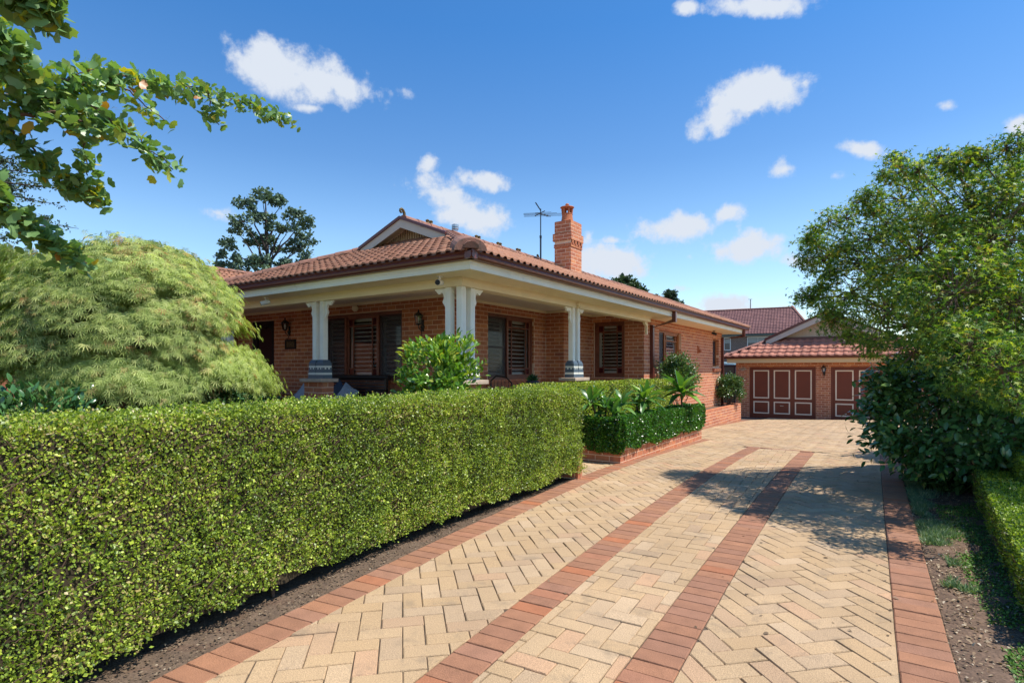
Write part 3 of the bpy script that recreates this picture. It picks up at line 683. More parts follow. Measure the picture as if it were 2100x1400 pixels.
# ------------------------------------------------------------------ brickwork
BC, BL_ = .086, .24
class Bricks:
    """running bond faces; the bricks that show largest become parts, the rest one part"""
    def __init__(s, owner, z0=0.0): s.owner = owner; s.b = []; s.z0 = z0; s.core = MB()
    def face(s, o, ax, L, za, zb, nrm, holes=(), phase=0.0, parent=None, depth=.11, reveal=True, core=True):
        o = Vector((o[0], o[1], 0)); ax = Vector((ax[0], ax[1], 0)).normalized(); nrm = Vector((nrm[0], nrm[1], 0)).normalized()
        k0 = int(math.floor((za-s.z0)/BC+.001)); k1 = int(math.ceil((zb-s.z0)/BC-.001))
        for k in range(k0, k1):
            zl, zh = s.z0+k*BC+.006, s.z0+(k+1)*BC-.006
            zl, zh = max(zl, za), min(zh, zb)
            if zh-zl < .012: continue
            zc = (zl+zh)/2
            cuts = [(h[0], h[1]) for h in holes if h[2] < zc < h[3]]
            st = -((phase+(k % 2)*.12) % BL_)
            while st < L:
                a, b = max(st+.006, 0.0), min(st+BL_-.006, L); st += BL_
                segs = [(a, b)] if b-a > .02 else []
                for c0, c1 in cuts:
                    ns = []
                    for p, q in segs:
                        if c1 <= p or c0 >= q: ns.append((p, q)); continue
                        if p < c0-.005: ns.append((p, c0-.003))
                        if q > c1+.005: ns.append((c1+.003, q))
                    segs = ns
                for p, q in segs:
                    if q-p > .02: s.b.append((parent or s.owner, o+ax*(p+q)/2+Vector((0, 0, zc)), ax, nrm, q-p, zh-zl))
        if core:
            ss = sorted({0.0, L, *[max(0, min(L, h[0])) for h in holes], *[max(0, min(L, h[1])) for h in holes]})
            zs = sorted({za, zb, *[max(za, min(zb, h[2])) for h in holes], *[max(za, min(zb, h[3])) for h in holes]})
            off = -nrm*.0012
            for i in range(len(ss)-1):
                for j in range(len(zs)-1):
                    cs, cz = (ss[i]+ss[i+1])/2, (zs[j]+zs[j+1])/2
                    if any(h[0] < cs < h[1] and h[2] < cz < h[3] for h in holes): continue
                    P = [o+ax*a+off+Vector((0, 0, z)) for a, z in ((ss[i], zs[j]), (ss[i+1], zs[j]), (ss[i+1], zs[j+1]), (ss[i], zs[j+1]))]
                    s.core.q(P, [(0, 1, 2, 3)])
            for h in holes:
                if not reveal: continue
                d = -nrm*depth
                for (a, z, b_, w) in ((h[0], h[2], h[0], h[3]), (h[1], h[2], h[1], h[3]), (h[0], h[3], h[1], h[3]), (h[0], h[2], h[1], h[2])):
                    p, q = o+ax*a+off+Vector((0, 0, z)), o+ax*b_+off+Vector((0, 0, w)); s.core.q([p, q, q+d, p+d], [(0, 1, 2, 3)])
    def box(s, x0, x1, y0, y1, za, zb, sides='nsew', parent=None, phase=0.0):
        if 's' in sides: s.face((x0, y0), (1, 0), x1-x0, za, zb, (0, -1), parent=parent, phase=phase)
        if 'e' in sides: s.face((x1, y0), (0, 1), y1-y0, za, zb, (1, 0), parent=parent, phase=phase+.12)
        if 'n' in sides: s.face((x1, y1), (-1, 0), x1-x0, za, zb, (0, 1), parent=parent, phase=phase)
        if 'w' in sides: s.face((x0, y1), (0, -1), y1-y0, za, zb, (-1, 0), parent=parent, phase=phase+.12)
    def finish(s, limit, core_parent=None):
        fw = Vector((*W(0, 1), 0)); rt = Vector((*W(1, 0), 0)); eye = Vector((0, 0, EYE)); sc = []
        for (par, c, ax, nm, l, h) in s.b:
            d = c-eye; dep = d.dot(fw); dist = d.length
            px = CX+F*d.dot(rt)/max(dep, .1); py = HY-F*d.z/max(dep, .1)
            f = -(d.normalized()).dot(nm)
            hid = (px < 590 and py > 500) or py > 1400 or (px < 1190 and py > 805 and dep > 7)
            sc.append(l*h*f/dist**2 if (dep > 0 and f > 0 and -10 < px < 2110 and not hid) else -1)
        order = sorted(range(len(s.b)), key=lambda i: -sc[i])
        ind = [i for i in order[:limit] if sc[i] > 0]
        rest = order[len(ind):]
        ub = MB(); ub.box(-.5, .5, -1, 0, -.5, .5)                # unit brick: x length, y depth, z height
        unit = ub.me('brick', M_['brick'])
        for i in ind:
            par, c, ax, nm, l, h = s.b[i]; pr = random.uniform(-.0004, .0008)
            mm = Matrix(((ax.x*l, -nm.x*.03*-1, 0, 0), (ax.y*l, nm.y*.03, 0, 0), (0, 0, h, 0), (0, 0, 0, 1)))
            mm[0][1] = nm.x*.03; mm[1][1] = nm.y*.03
            mm[0][3], mm[1][3], mm[2][3] = c.x+nm.x*pr, c.y+nm.y*pr, c.z
            add('brick', unit, None, par, mw=mm)
        V = []; Fq = []; T = []
        for i in rest:
            par, c, ax, nm, l, h = s.b[i]; pr = random.uniform(-.0004, .0008); b = len(V)
            for (a, w, z) in ((-1, 1, -1), (1, 1, -1), (1, 1, 1), (-1, 1, 1), (-1, 0, -1), (1, 0, -1), (1, 0, 1), (-1, 0, 1)):
                p = c+ax*(a*l/2)+nm*(pr if w else -.03)+Vector((0, 0, z*h/2)); V.append(tuple(p))
            Fq += [(b, b+1, b+2, b+3), (b+4, b+5, b+1, b), (b+5, b+6, b+2, b+1), (b+6, b+7, b+3, b+2), (b+7, b+4, b, b+3)]; T += [random.random()]*5
        if V:
            me = fast('brickwork', V, Fq, T, M_['brick']); me.polygons.foreach_set('use_smooth', np.zeros(len(me.polygons), bool)); add('brickwork', me, None, core_parent or s.owner, kind='stuff')
        return s
# ------------------------------------------------------------------ roof tiles
def tile_mesh(w, l, m=None):
    v = []; n = 8
    for (yy, zz) in ((-.012, .030), (-.012, .012), (l+.02, .002)):
        for i in range(n+1):
            a = i/n; pr = .024*max(0, math.sin(math.pi*min(1, a/.58)))**.8 if a < .58 else -.004
            v.append((w*(a-.5), yy, zz+pr-(0 if yy > 0 else .0)))
    f = []
    for i in range(n):
        f.append((n+1+i, n+2+i, 1+i, i)); f.append((i, i+1, 2*(n+1)+i+1, 2*(n+1)+i))
    return np.array(v, float), np.array(f)
def tiles(parent, o, a, s, La, Ls, inside, m, limit=0, w=.152, l=.30, cands=None, stag=.5):
    """o eave corner, a unit vector along the eave, s unit vector up the slope"""
    o, a, s = Vector(o), Vector(a).normalized(), Vector(s).normalized(); n = a.cross(s).normalized()
    if n.z < 0: n = -n
    out = []
    for j in range(int(Ls/l)+1):
        for i in range(int(La/w)+1):
            u, v = (i+.5)*w+(stag*w if j % 2 else 0), (j+.45)*l
            if inside(u, v):
                c = o+a*u+s*(j*l)+n*random.gauss(0, .0012)
                out.append((c, a, s, n))
    return out
def place_tiles(parent, lst, m, limit, w=.152, l=.30, amp=1.0, name='roof_tile'):
    pv, pf = tile_mesh(w, l); pv = pv*np.array([1, 1, amp]); T = np.array([t[0] for t in lst])
    Rm = np.array([np.column_stack([t[1], t[2], t[3]]) for t in lst])
    for k in range(len(lst)):
        if np.linalg.det(Rm[k]) < 0: Rm[k][:, 0] *= -1
    tint = RNG.random(len(lst)); mask = np.ones(len(lst), bool)
    if limit:
        d = T-np.array((0, 0, EYE)); dist = np.linalg.norm(d, axis=1); fw = np.array([*W(0, 1), 0]); rt = np.array([*W(1, 0), 0])
        dep = d@fw; px = CX+F*(d@rt)/np.maximum(dep, .1); f = -np.einsum('ni,ni->n', d/dist[:, None], Rm[:, :, 2])
        sc = np.where((dep > 0) & (px > 0) & (px < 2100), (f+.02)/dist**2, -9)
        idx = np.argsort(-sc)[:limit]; idx = idx[sc[idx] > 0]; me = fast(name, pv, pf, np.zeros(len(pf)), m)
        for i in idx:
            mm = Matrix.Identity(4)
            for p in range(3):
                for q in range(3): mm[p][q] = Rm[i, p, q]
                mm[p][3] = T[i, p]
            add(name, me, None, parent, mw=mm)
        mask[idx] = False
    me = instmesh(name, pv, pf, T[mask], Rm[mask], np.ones(mask.sum()), tint[mask], m)
    add('tile_field', me, None, parent, kind='stuff')
def ridge_caps(parent, p, q, m=None, rad=.085, step=.34, name='ridge_cap'):
    p, q = Vector(p), Vector(q); L = (q-p).length; t = (q-p).normalized(); side = t.cross(Vector((0, 0, 1))).normalized(); up = side.cross(t)
    n = 7; k = 0; u = 0
    mb = MB()
    for (yy, ex) in ((-.02, .012), (step, 0)):
        for i in range(n):
            a = math.pi*i/(n-1); mb.v.append((math.cos(a)*(rad+ex), yy, math.sin(a)*(rad+ex)*.85-.02))
    for i in range(n-1): mb.f.append((i, i+1, n+i+1, n+i))
    mb.f.append(tuple(range(n))); mb.t = [0]*len(mb.f)
    me = mb.me(name, m or M_['ridge'])
    mbm = Matrix(((side.x, t.x, up.x, 0), (side.y, t.y, up.y, 0), (side.z, t.z, up.z, 0), (0, 0, 0, 1)))
    while u < L-.05:
        mm = mbm.copy(); c = p+t*u; mm[0][3], mm[1][3], mm[2][3] = c; add(name, me, None, parent, mw=mm); u += step
# ------------------------------------------------------------------ the house
X_R, Y_F = -6.82, 7.8                     # porch back walls
XE, YE = -4.2, 5.3                        # eave lines
XL = -10.8; T_ = .395; ZE = 2.86; ZS = 2.66; XRI = -7.5
YEND = 20.85
house = thing('brick_house', 'red brick bungalow with tiled roof and cream timber porch behind the long hedge', 'house', (-7.5, 10.5, 0))
def hp(name, mb, m, parent=None, **k): return add(name, mb.me(name, M_[m] if isinstance(m, str) else m, **({'tint': True} if k.pop('tint', False) else {})), None, parent or house, **k)
ZF = .40
wall_empty = None
BR = Bricks(house, z0=1.21-14*BC)
wmesh = MB(); 
# openings (distance along each face)
W1 = (-10.30, -7.88, 1.20, 2.57); DO = (-13.0, -12.08, ZF, 2.57)
W2 = (9.16, 10.92, 1.20, 2.58); W3 = (-6.26, -5.44, 1.22, 2.60); W4 = (13.92, 15.72, 1.12, 2.44); W5 = (19.02, 19.80, 1.50, 2.44)
wall = bpy.data.objects.new('wall', None)
core = BR
core.face((-14.0, Y_F), (1, 0), X_R+14.0, -.1, 2.79, (0, -1), holes=[(DO[0]+14, DO[1]+14, DO[2], DO[3]), (W1[0]+14, W1[1]+14, W1[2], W1[3])], phase=.05)
core.face((X_R, Y_F), (0, 1), 11.45-Y_F, -.1, 2.79, (1, 0), holes=[(W2[0]-Y_F, W2[1]-Y_F, W2[2], W2[3])], phase=.1)
core.face((X_R, 11.45), (1, 0), .48, -.1, 2.79, (0, -1), phase=.0)
core.face((-6.34, 11.45), (0, 1), 1.42, -.1, 2.79, (1, 0), phase=.12)
core.face((-6.34, 12.87), (1, 0), 6.34-4.95, -.1, 2.79, (0, -1), holes=[(W3[0]+6.34, W3[1]+6.34, W3[2], W3[3])], phase=.2)
core.face((-4.95, 12.87), (0, 1), 20.2-12.87, -.6, 2.72, (1, 0), holes=[(W4[0]-12.87, W4[1]-12.87, W4[2], W4[3]), (W5[0]-12.87, W5[1]-12.87, W5[2], W5[3])], phase=.0)
core.face((-4.95, 20.2), (-1, 0), 3.0, -.6, 2.72, (0, 1), phase=.0)
for (y0, y1, z0, z1) in (W4, W5):        # brick reveals beside the side windows
    core.face((-4.95-.11, y1), (1, 0), .105, z0, z1, (0, -1), core=False)
core.face((X_R-.11, W2[1]), (1, 0), .105, W2[2], W2[3], (0, -1), core=False)
hp_wall = add('wall', core.core.me('wall', M_['mortar']), None, house)
core.core = MB()
BR.owner = hp_wall; BR.b = [(hp_wall, *b[1:]) for b in BR.b]
# closed backing boxes, the darkness of unlit rooms put into a near-black colour
mb = MB()
def recess(x0, x1, y0, y1, z0, z1, open_):
    mb = MB()
    f = {'s': (0, 1, 5, 4), 'e': (1, 2, 6, 5), 'n': (2, 3, 7, 6), 'w': (3, 0, 4, 7)}
    mb.q([(x0,y0,z0),(x1,y0,z0),(x1,y1,z0),(x0,y1,z0),(x0,y0,z1),(x1,y0,z1),(x1,y1,z1),(x0,y1,z1)], [(0,3,2,1), (4,5,6,7)]+[v for k, v in f.items() if k != open_]); hp('dark_backing', mb, 'room')
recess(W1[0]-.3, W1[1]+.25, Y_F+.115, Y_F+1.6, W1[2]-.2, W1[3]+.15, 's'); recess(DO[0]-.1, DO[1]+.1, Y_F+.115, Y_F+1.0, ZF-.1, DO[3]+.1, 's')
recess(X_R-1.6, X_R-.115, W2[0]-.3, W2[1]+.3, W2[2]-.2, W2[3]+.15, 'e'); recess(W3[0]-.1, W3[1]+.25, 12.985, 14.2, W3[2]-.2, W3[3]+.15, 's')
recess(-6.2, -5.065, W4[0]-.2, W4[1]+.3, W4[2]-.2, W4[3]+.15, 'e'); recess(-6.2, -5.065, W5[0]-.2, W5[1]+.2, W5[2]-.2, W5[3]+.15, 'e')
# porch floor, ceiling, soffits, cornice
mb = MB(); mb.box(-14, -4.86, 5.86, Y_F+.0, .22, ZF).box(X_R+.0, -4.86, Y_F+.003, 12.86, .22, ZF-.003); hp('porch_floor', mb, 'concrete')
core.box(-14, -4.88, 5.88, 5.95, -.1, .21, 's'); core.face((-4.88, 5.88), (0, 1), 7.0, -.1, .21, (1, 0))
mb = MB(); mb.box(-14, X_R, 6.03, Y_F, 2.785, 2.80).box(X_R, -4.97, 6.03, 12.87, 2.786, 2.80); hp('porch_ceiling', mb, 'ceil')
mb = MB(); mb.box(-14, -4.33, 5.44, 5.86, 2.655, 2.67).box(-4.79, -4.33, 5.86, 12.88, 2.6555, 2.67).box(-4.96, -4.33, 12.88, YEND-.14, 2.6558, 2.67).box(-7.5, -4.96, 20.2, YEND-.14, 2.656, 2.67)
hp('soffit', mb, 'cream')
mb = MB()
mb.box(-14, X_R+.035, Y_F-.035, Y_F-.001, 2.735, 2.784).box(X_R+.001, X_R+.035, Y_F, 11.45-.036, 2.735, 2.784).box(X_R, -6.305, 11.415, 11.449, 2.735, 2.784)
mb.box(-6.339, -6.305, 11.45, 12.834, 2.735, 2.784).box(-6.339, -4.98, 12.835, 12.869, 2.735, 2.784); hp('cornice', mb, 'cream')
mb = MB(); mb.box(-14, -4.78, 5.84, 6.03, 2.54, 2.654).box(-4.97, -4.78, 6.03, 12.865, 2.54, 2.654)
mb.box(-14, -4.97, 6.01, 6.03, 2.654, 2.784).box(-4.97, -4.95, 6.03, 12.865, 2.654, 2.784)
mb.box(-14, -4.765, 5.825, 5.84, 2.632, 2.6545).box(-4.78, -4.765, 5.84, 12.9, 2.632, 2.6545); hp('porch_beam', mb, 'cream')
mb = MB(); mb.box(-14, -4.30, 5.41, 5.44, 2.65, 2.775).box(-4.33, -4.30, 5.44, YEND-.1, 2.65, 2.775).box(-7.5, -4.33, YEND-.14, YEND-.10, 2.65, 2.775)
mb.box(-14, -4.292, 5.402, 5.41, 2.715, 2.775).box(-4.30, -4.292, 5.41, YEND-.1, 2.715, 2.775); hp('fascia', mb, 'fascia')
gprof = [(0, 0), (.075, 0), (.10, .02), (.105, .045), (.095, .075), (.112, .09), (.112, .102), (0, .102)]
mb = MB()
mb.prism([(a, b) for a, b in gprof], (-4.292, 5.29, 2.758), (1, 0, 0), (0, 0, 1), (0, YEND-5.29, 0)); hp('gutter', mb, 'gutter')
mb = MB(); mb.prism([(a, b) for a, b in gprof], (-14, 5.402, 2.758), (0, -1, 0), (0, 0, 1), (14-4.18, 0, 0)); hp('gutter', mb, 'gutter')
mb = MB(); mb.prism([(a, b) for a, b in gprof], (-4.18, YEND-.1, 2.758), (0, 1, 0), (0, 0, 1), (-3.4, 0, 0)); hp('gutter', mb, 'gutter')
# downpipes
def pipe(y, zb, ytop):
    mb = MB(); mb.box(-4.945, -4.87, y-.05, y+.05, zb, 2.50)
    mb.q([(-4.945, y-.05, 2.44), (-4.87, y-.05, 2.44), (-4.87, y+.05, 2.44), (-4.945, y+.05, 2.44), (-4.30, ytop-.05, 2.52), (-4.22, ytop-.05, 2.52), (-4.22, ytop+.05, 2.60), (-4.30, ytop+.05, 2.60)], [(0, 3, 2, 1), (4, 5, 6, 7), (0, 1, 5, 4), (1, 2, 6, 5), (2, 3, 7, 6), (3, 0, 4, 7)])
    mb.box(-4.30, -4.21, ytop-.045, ytop+.045, 2.52, 2.76); hp('downpipe', mb, 'gutter')
pipe(13.32, -.1, 13.0); pipe(20.12, -.5, 20.3)
# ---- piers, capstones, columns
def column(x0, x1, y0, y1, legs, brs):
    pr = MB(); pr.box(x0+.0012, x1-.0012, y0+.0012, y1-.0012, -.1, 1.208); p = hp('brick_pier', pr, 'mortar')
    core.face((x0, y0), (1, 0), x1-x0, ZF, 1.21, (0, -1), parent=p, core=False); core.face((x1, y0), (0, 1), y1-y0, ZF, 1.21, (1, 0), parent=p, core=False)
    mb = MB(); mb.box(x0-.055, x1+.055, y0-.055, y1+.055, 1.212, 1.270); c = hp('capstone', mb, 'stone', p); bevel_obj(c, .006)
    col = None
    mb = MB()
    for (x, y) in legs:
        mb.box(x-.045, x+.045, y-.045, y+.045, 1.50, 2.54)
        for dx in (-.024, 0, .024):                # reeding on the two outer faces
            mb.box(x+dx-.007, x+dx+.007, y-.0505, y-.045, 1.56, 2.50); mb.box(x+.045, x+.0505, y+dx-.007, y+dx+.007, 1.56, 2.50)
    col = hp('porch_column', mb, 'white')
    for (x, y) in legs:
        a = MB(); a.frus(x, y, 1.270, 1.33, .095, .093); a.frus(x, y, 1.365, 1.42, .091, .088); a.frus(x, y, 1.478, 1.52, .088, .086); a.frus(x, y, 1.52, 1.575, .086, .062)
        for dx in (-.068, 0.0, .068):              # crenellations
            h = .019 if dx == 0 else .017
            a.box(x+dx-h, x+dx+h, y-.0895, y+.0895, 1.42, 1.448); a.box(x-.0895, x+.0895, y+dx-h, y+dx+h, 1.42, 1.4478)
        hp('column_base', a, 'bluegrey', col)
        b = MB(); b.frus(x, y, 1.33, 1.365, .0925, .0912); b.frus(x, y, 1.42, 1.478, .0872, .0868); hp('base_band', b, 'offwhite', col)
    prof = [(0, 0), (.215, 0), (.215, -.018), (.185, -.038), (.165, -.06), (.145, -.078), (.118, -.070), (.098, -.052), (.075, -.062), (.055, -.092), (.050, -.13), (.062, -.165), (.075, -.19), (.058, -.215), (.032, -.25), (.016, -.285), (0, -.30)]
    for (x, y, ux, uy) in brs:
        mb = MB(); w = (.035*uy, .035*ux, 0) if True else 0
        mb.prism(prof, (x-abs(uy)*.0175, y-abs(ux)*.0175, 2.538), (ux, uy, 0), (0, 0, 1), (abs(uy)*.035, abs(ux)*.035, 0)); hp('bracket', mb, 'white', col)
column(-8.13, -7.67, 5.80, 6.035, [(-7.775, 5.92), (-7.965, 5.92)], [(-7.73, 5.92, 1, 0), (-8.01, 5.92, -1, 0)])
column(-10.93, -10.47, 5.80, 6.035, [(-10.6, 5.92), (-10.79, 5.92)], [(-10.555, 5.92, 1, 0)])
column(-5.2, -4.74, 5.80, 6.26, [(-4.86, 5.92), (-5.06, 5.92), (-4.86, 6.12)], [(-5.105, 5.92, -1, 0), (-4.86, 6.165, 0, 1)])
column(-4.975, -4.74, 8.94, 9.40, [(-4.86, 9.08), (-4.86, 9.27)], [(-4.86, 9.035, 0, -1), (-4.86, 9.315, 0, 1)])
mb = MB(); prof = [(0, 0), (.2, 0), (.2, -.02), (.17, -.04), (.15, -.075), (.12, -.07), (.10, -.06), (.08, -.09), (.06, -.13), (.055, -.18), (.07, -.21), (.055, -.25), (.05, -.29), (.0, -.29)]
mb.prism(prof, (-4.90, 12.862, 2.538), (0, -1, 0), (0, 0, 1), (.05, 0, 0)); hp('bracket', mb, 'cream')
mb = MB(); mb.box(-12.0, -10.93, 5.86, 5.97, -.1, 1.13); pw = hp('porch_wall', mb, 'mortar'); core.face((-12.0, 5.85), (1, 0), 1.07, .3, 1.13, (0, -1), parent=pw, core=False)
# ---- windows: s along the wall, n out of the wall
def window(o, ax, nrm, s0, s1, z0, z1, sashes, set_=.05, sill=True, wood='wood', mirror=False):
    ax = Vector((*ax, 0)); nr = Vector((*nrm, 0)); o = Vector((*o, 0))
    def B(mb, a, b, n0, n1, za, zb):
        P = [o+ax*s+nr*n+Vector((0, 0, z)) for z in (za, zb) for (s, n) in ((a, n0), (b, n0), (b, n1), (a, n1))]
        mb.q(P, [(0, 3, 2, 1), (4, 5, 6, 7), (0, 1, 5, 4), (1, 2, 6, 5), (2, 3, 7, 6), (3, 0, 4, 7)])
    N = -set_
    mb = MB(); f = .055
    B(mb, s0, s0+f, N-.07, N, z0, z1); B(mb, s1-f, s1, N-.07, N, z0, z1); B(mb, s0+f, s1-f, N-.07, N+.004, z1-f*1.1, z1); B(mb, s0+f, s1-f, N-.07, N+.02, z0, z0+f*.9)
    cuts = [s for s in sashes[0]]
    for c in cuts: B(mb, c-.028, c+.028, N-.07, N+.012, z0+f*.9, z1-f*1.1)
    win = hp('window', mb, wood)
    edges = [s0+f]+[e for c in cuts for e in (c-.028, c+.028)]+[s1-f]
    for i, kind in enumerate(sashes[1]):
        a, b = edges[2*i], edges[2*i+1]; za, zb = z0+f*.9, z1-f*1.1; w = .045
        mm = 'darkwood' if kind == 'screen' else wood
        mb = MB()
        B(mb, a, a+w, N-.06, N-.02, za, zb); B(mb, b-w, b, N-.06, N-.02, za, zb); B(mb, a+w, b-w, N-.06, N-.021, za, za+w*1.3); B(mb, a+w, b-w, N-.06, N-.021, zb-w, zb)
        g0, g1, h0, h1 = a+w, b-w, za+w*1.3, zb-w
        if kind == 'screen': B(mb, g0, g1, N-.055, N-.03, (za+zb)/2-.018, (za+zb)/2+.018)
        else:
            bw = .012; q = min(.13, (g1-g0)*.22)
            for s in (g0+q, g1-q): B(mb, s-bw, s+bw, N-.045, N-.024, h0, h1)
            for z in (h0+.13, h1-.15): B(mb, g0, g1, N-.045, N-.025, z-bw, z+bw)
            for s in ((g0, g0+q-bw), (g1-q+bw, g1)):
                for z in ((h0, h0+.13-bw), (h1-.15+bw, h1)): rg = MB(); B(rg, s[0], s[1], N-.043, N-.036, z[0], z[1]); hp('corner_pane', rg, 'redglass', win)
        hp('sash', mb, mm, win)
        gl = MB(); P = [o+ax*s+nr*(N-.05)+Vector((0, 0, z)) for s, z in ((g0, h0), (g1, h0), (g1, h1), (g0, h1))]; gl.q(P, [(0, 1, 2, 3)])
        hp('pane', gl, 'glass', win)
        if kind == 'screen':
            sc = MB(); P = [o+ax*s+nr*(N-.022)+Vector((0, 0, z)) for s, z in ((g0, h0), (g1, h0), (g1, h1), (g0, h1))]; sc.q(P, [(0, 1, 2, 3)])
            add('fly_screen', sc.me('fly_screen', SCREEN), None, win)
        # plantation shutter inside
        st = MB()
        for s in ((g0-.03, g0+.035), (g1-.035, g1+.03)): B(st, s[0], s[1], N-.13, N-.10, h0-.03, h1+.03)
        B(st, g0, g1, N-.13, N-.10, h0-.03, h0+.05); B(st, g0, g1, N-.13, N-.10, h1-.05, h1+.03)
        hp('shutter_frame', st, 'louvre', win)
        nl = max(3, int((h1-h0-.08)/.085)); z = h0+.075
        lv = None
        for k in range(nl):
            zz = h0+.06+(h1-h0-.12)*(k+.5)/nl; c = o+ax*(g0+g1)/2+nr*(N-.098)+Vector((0, 0, zz))
            if lv is None:
                lb = MB(); t = R(10 if kind != 'screen' else 22); dn, dz = math.cos(t)*.032, math.sin(t)*.032; hw = (g1-g0)/2-.037
                P = [ax*s+nr*n+Vector((0, 0, z_)) for s in (-hw, hw) for n, z_ in ((-dn, dz-.006), (dn, -dz-.006), (dn, -dz+.006), (-dn, dz+.006))]
                lb.q(P, [(0, 1, 2, 3), (7, 6, 5, 4), (0, 4, 5, 1), (1, 5, 6, 2), (2, 6, 7, 3), (3, 7, 4, 0)]); lv = lb.me('louvre', M_['louvre'])
            add('louvre', lv, None, win, mw=Matrix.Translation(c))
    if sill:                                   # bricks on edge, sloping out below the frame
        k = int((s1-s0+.1)/.078)
        sl = MB()
        for i in range(k):
            a = s0-.04+i*.078; P = [o+ax*s+nr*n+Vector((0, 0, z)) for s in (a+.004, a+.074) for n, z in ((-.04, z0-.012), (.075, z0-.075), (.05, z0-.15), (-.04, z0-.14))]
            sl.q(P, [(3, 2, 1, 0), (4, 5, 6, 7), (0, 1, 5, 4), (1, 2, 6, 5), (2, 3, 7, 6), (3, 0, 4, 7)], random.random())
        so = hp('window_sill', sl, 'brick', hp_wall, tint=True, kind='stuff')
    return win
SCREEN = bpy.data.materials.new('fly_screen_mesh'); SCREEN.use_nodes = True
_t = SCREEN.node_tree; _t.nodes.clear(); _a = _t.nodes.new('ShaderNodeBsdfTransparent'); _b = _t.nodes.new('ShaderNodeBsdfPrincipled'); _b.inputs['Base Color'].default_value = (.03, .028, .035, 1); _b.inputs['Roughness'].default_value = .5
_m = _t.nodes.new('ShaderNodeMixShader'); _m.inputs[0].default_value = .62; _o = _t.nodes.new('ShaderNodeOutputMaterial')
_t.links.new(_a.outputs[0], _m.inputs[1]); _t.links.new(_b.outputs[0], _m.inputs[2]); _t.links.new(_m.outputs[0], _o.inputs['Surface'])
window((0, Y_F), (1, 0), (0, -1), *W1, ([-9.58, -8.60], ['screen', 'glass', 'screen']))
window((X_R, 0), (0, 1), (1, 0), *W2, ([9.92], ['screen', 'glass']))
window((0, 12.87), (1, 0), (0, -1), *W3, ([], ['glass']), sill=True)
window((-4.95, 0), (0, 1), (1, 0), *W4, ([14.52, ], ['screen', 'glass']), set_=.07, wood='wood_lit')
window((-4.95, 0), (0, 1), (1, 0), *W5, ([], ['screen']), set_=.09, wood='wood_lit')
# entrance door with screen
mb = MB(); mb.box(DO[0], DO[0]+.06, Y_F+.02, Y_F+.10, ZF, DO[3]).box(DO[1]-.06, DO[1], Y_F+.02, Y_F+.10, ZF, DO[3]).box(DO[0]+.06, DO[1]-.06, Y_F+.02, Y_F+.10, DO[3]-.07, DO[3])
mb.box(DO[0]+.06, DO[1]-.06, Y_F+.04, Y_F+.08, ZF, ZF+.35).box(DO[0]+.06, DO[0]+.16, Y_F+.04, Y_F+.08, ZF+.35, DO[3]-.07).box(DO[1]-.16, DO[1]-.06, Y_F+.04, Y_F+.08, ZF+.35, DO[3]-.07).box(DO[0]+.16, DO[1]-.16, Y_F+.04, Y_F+.08, ZF+1.0, ZF+1.1)
arch = [(-.30, 0), (-.30, -.22), (-.24, -.12), (-.12, -.05), (0, -.10), (.12, -.05), (.24, -.12), (.30, -.22), (.30, 0)]
mb.prism(arch, ((DO[0]+DO[1])/2, Y_F+.04, DO[3]-.07), (1, 0, 0), (0, 0, 1), (0, .04, 0))
dr = hp('door', mb, 'screen'); mb = MB(); mb.box(DO[0]+.06, DO[1]-.06, Y_F+.09, Y_F+.11, ZF, DO[3]-.07); hp('door_leaf', mb, 'darkwood', dr)
# ---- chimney
CHX0, CHX1, CHY0, CHY1 = -6.91, -6.46, 12.02, 12.58
mb = MB(); mb.box(CHX0+.0012, CHX1-.0012, CHY0+.0012, CHY1-.0012, 3.2, 5.02); mb.box(CHX0-.0338, CHX1+.0338, CHY0-.0338, CHY1+.0338, 4.55, 4.73)
chim = hp('chimney', mb, 'mortar'); core.z0 = 5.03-40*BC
for (e, za, zb) in ((0, 3.3, 4.47), (.015, 4.39, 4.47), (.035, 4.55, 4.73), (0, 4.73, 5.03)):
    core.face((CHX0-e, CHY0-e), (1, 0), CHX1-CHX0+2*e, za, zb, (0, -1), parent=chim, core=False, phase=.06)
    core.face((CHX1+e, CHY0-e), (0, 1), CHY1-CHY0+2*e, za, zb, (1, 0), parent=chim, core=False, phase=.0)
mb = MB()
for i in range(4): mb.box(CHX1, CHX1+.03, CHY0+.02+i*.155, CHY0+.09+i*.155, 4.47, 4.548)
mb.box(CHX0+.01, CHX1-.01, CHY0+.01, CHY1-.01, 5.015, 5.035); hp('dentil_course', mb, 'terra', chim)
cxm, cym = (CHX0+CHX1)/2, (CHY0+CHY1)/2-.05
mb = MB(); mb.lathe(cxm, cym, [(.165, 5.035), (.165, 5.06), (.15, 5.07), (.14, 5.12), (.128, 5.22), (.135, 5.235), (.122, 5.25)], 18)
for k in range(6):
    a = k*math.pi/3+.3; mb.tube([(cxm+math.cos(a)*.112, cym+math.sin(a)*.112, 5.245), (cxm+math.cos(a)*.125, cym+math.sin(a)*.125, 5.37)], .024, 6)
mb.lathe(cxm, cym, [(.125, 5.365), (.155, 5.385), (.175, 5.40), (.168, 5.412), (.09, 5.43), (.035, 5.44), (.04, 5.455), (.048, 5.475), (.035, 5.50), (.005, 5.51)], 18)
hp('chimney_pot', mb, 'terra', chim)
mb = MB(); mb.box(CHX0-.06, CHX1+.03, CHY0-.05, CHY0-.004, 3.45, 3.80); mb.box(CHX1+.004, CHX1+.03, CHY0-.05, CHY1+.05, 3.50, 3.72); hp('flashing', mb, 'gutter', chim)
core.finish(300, hp_wall)
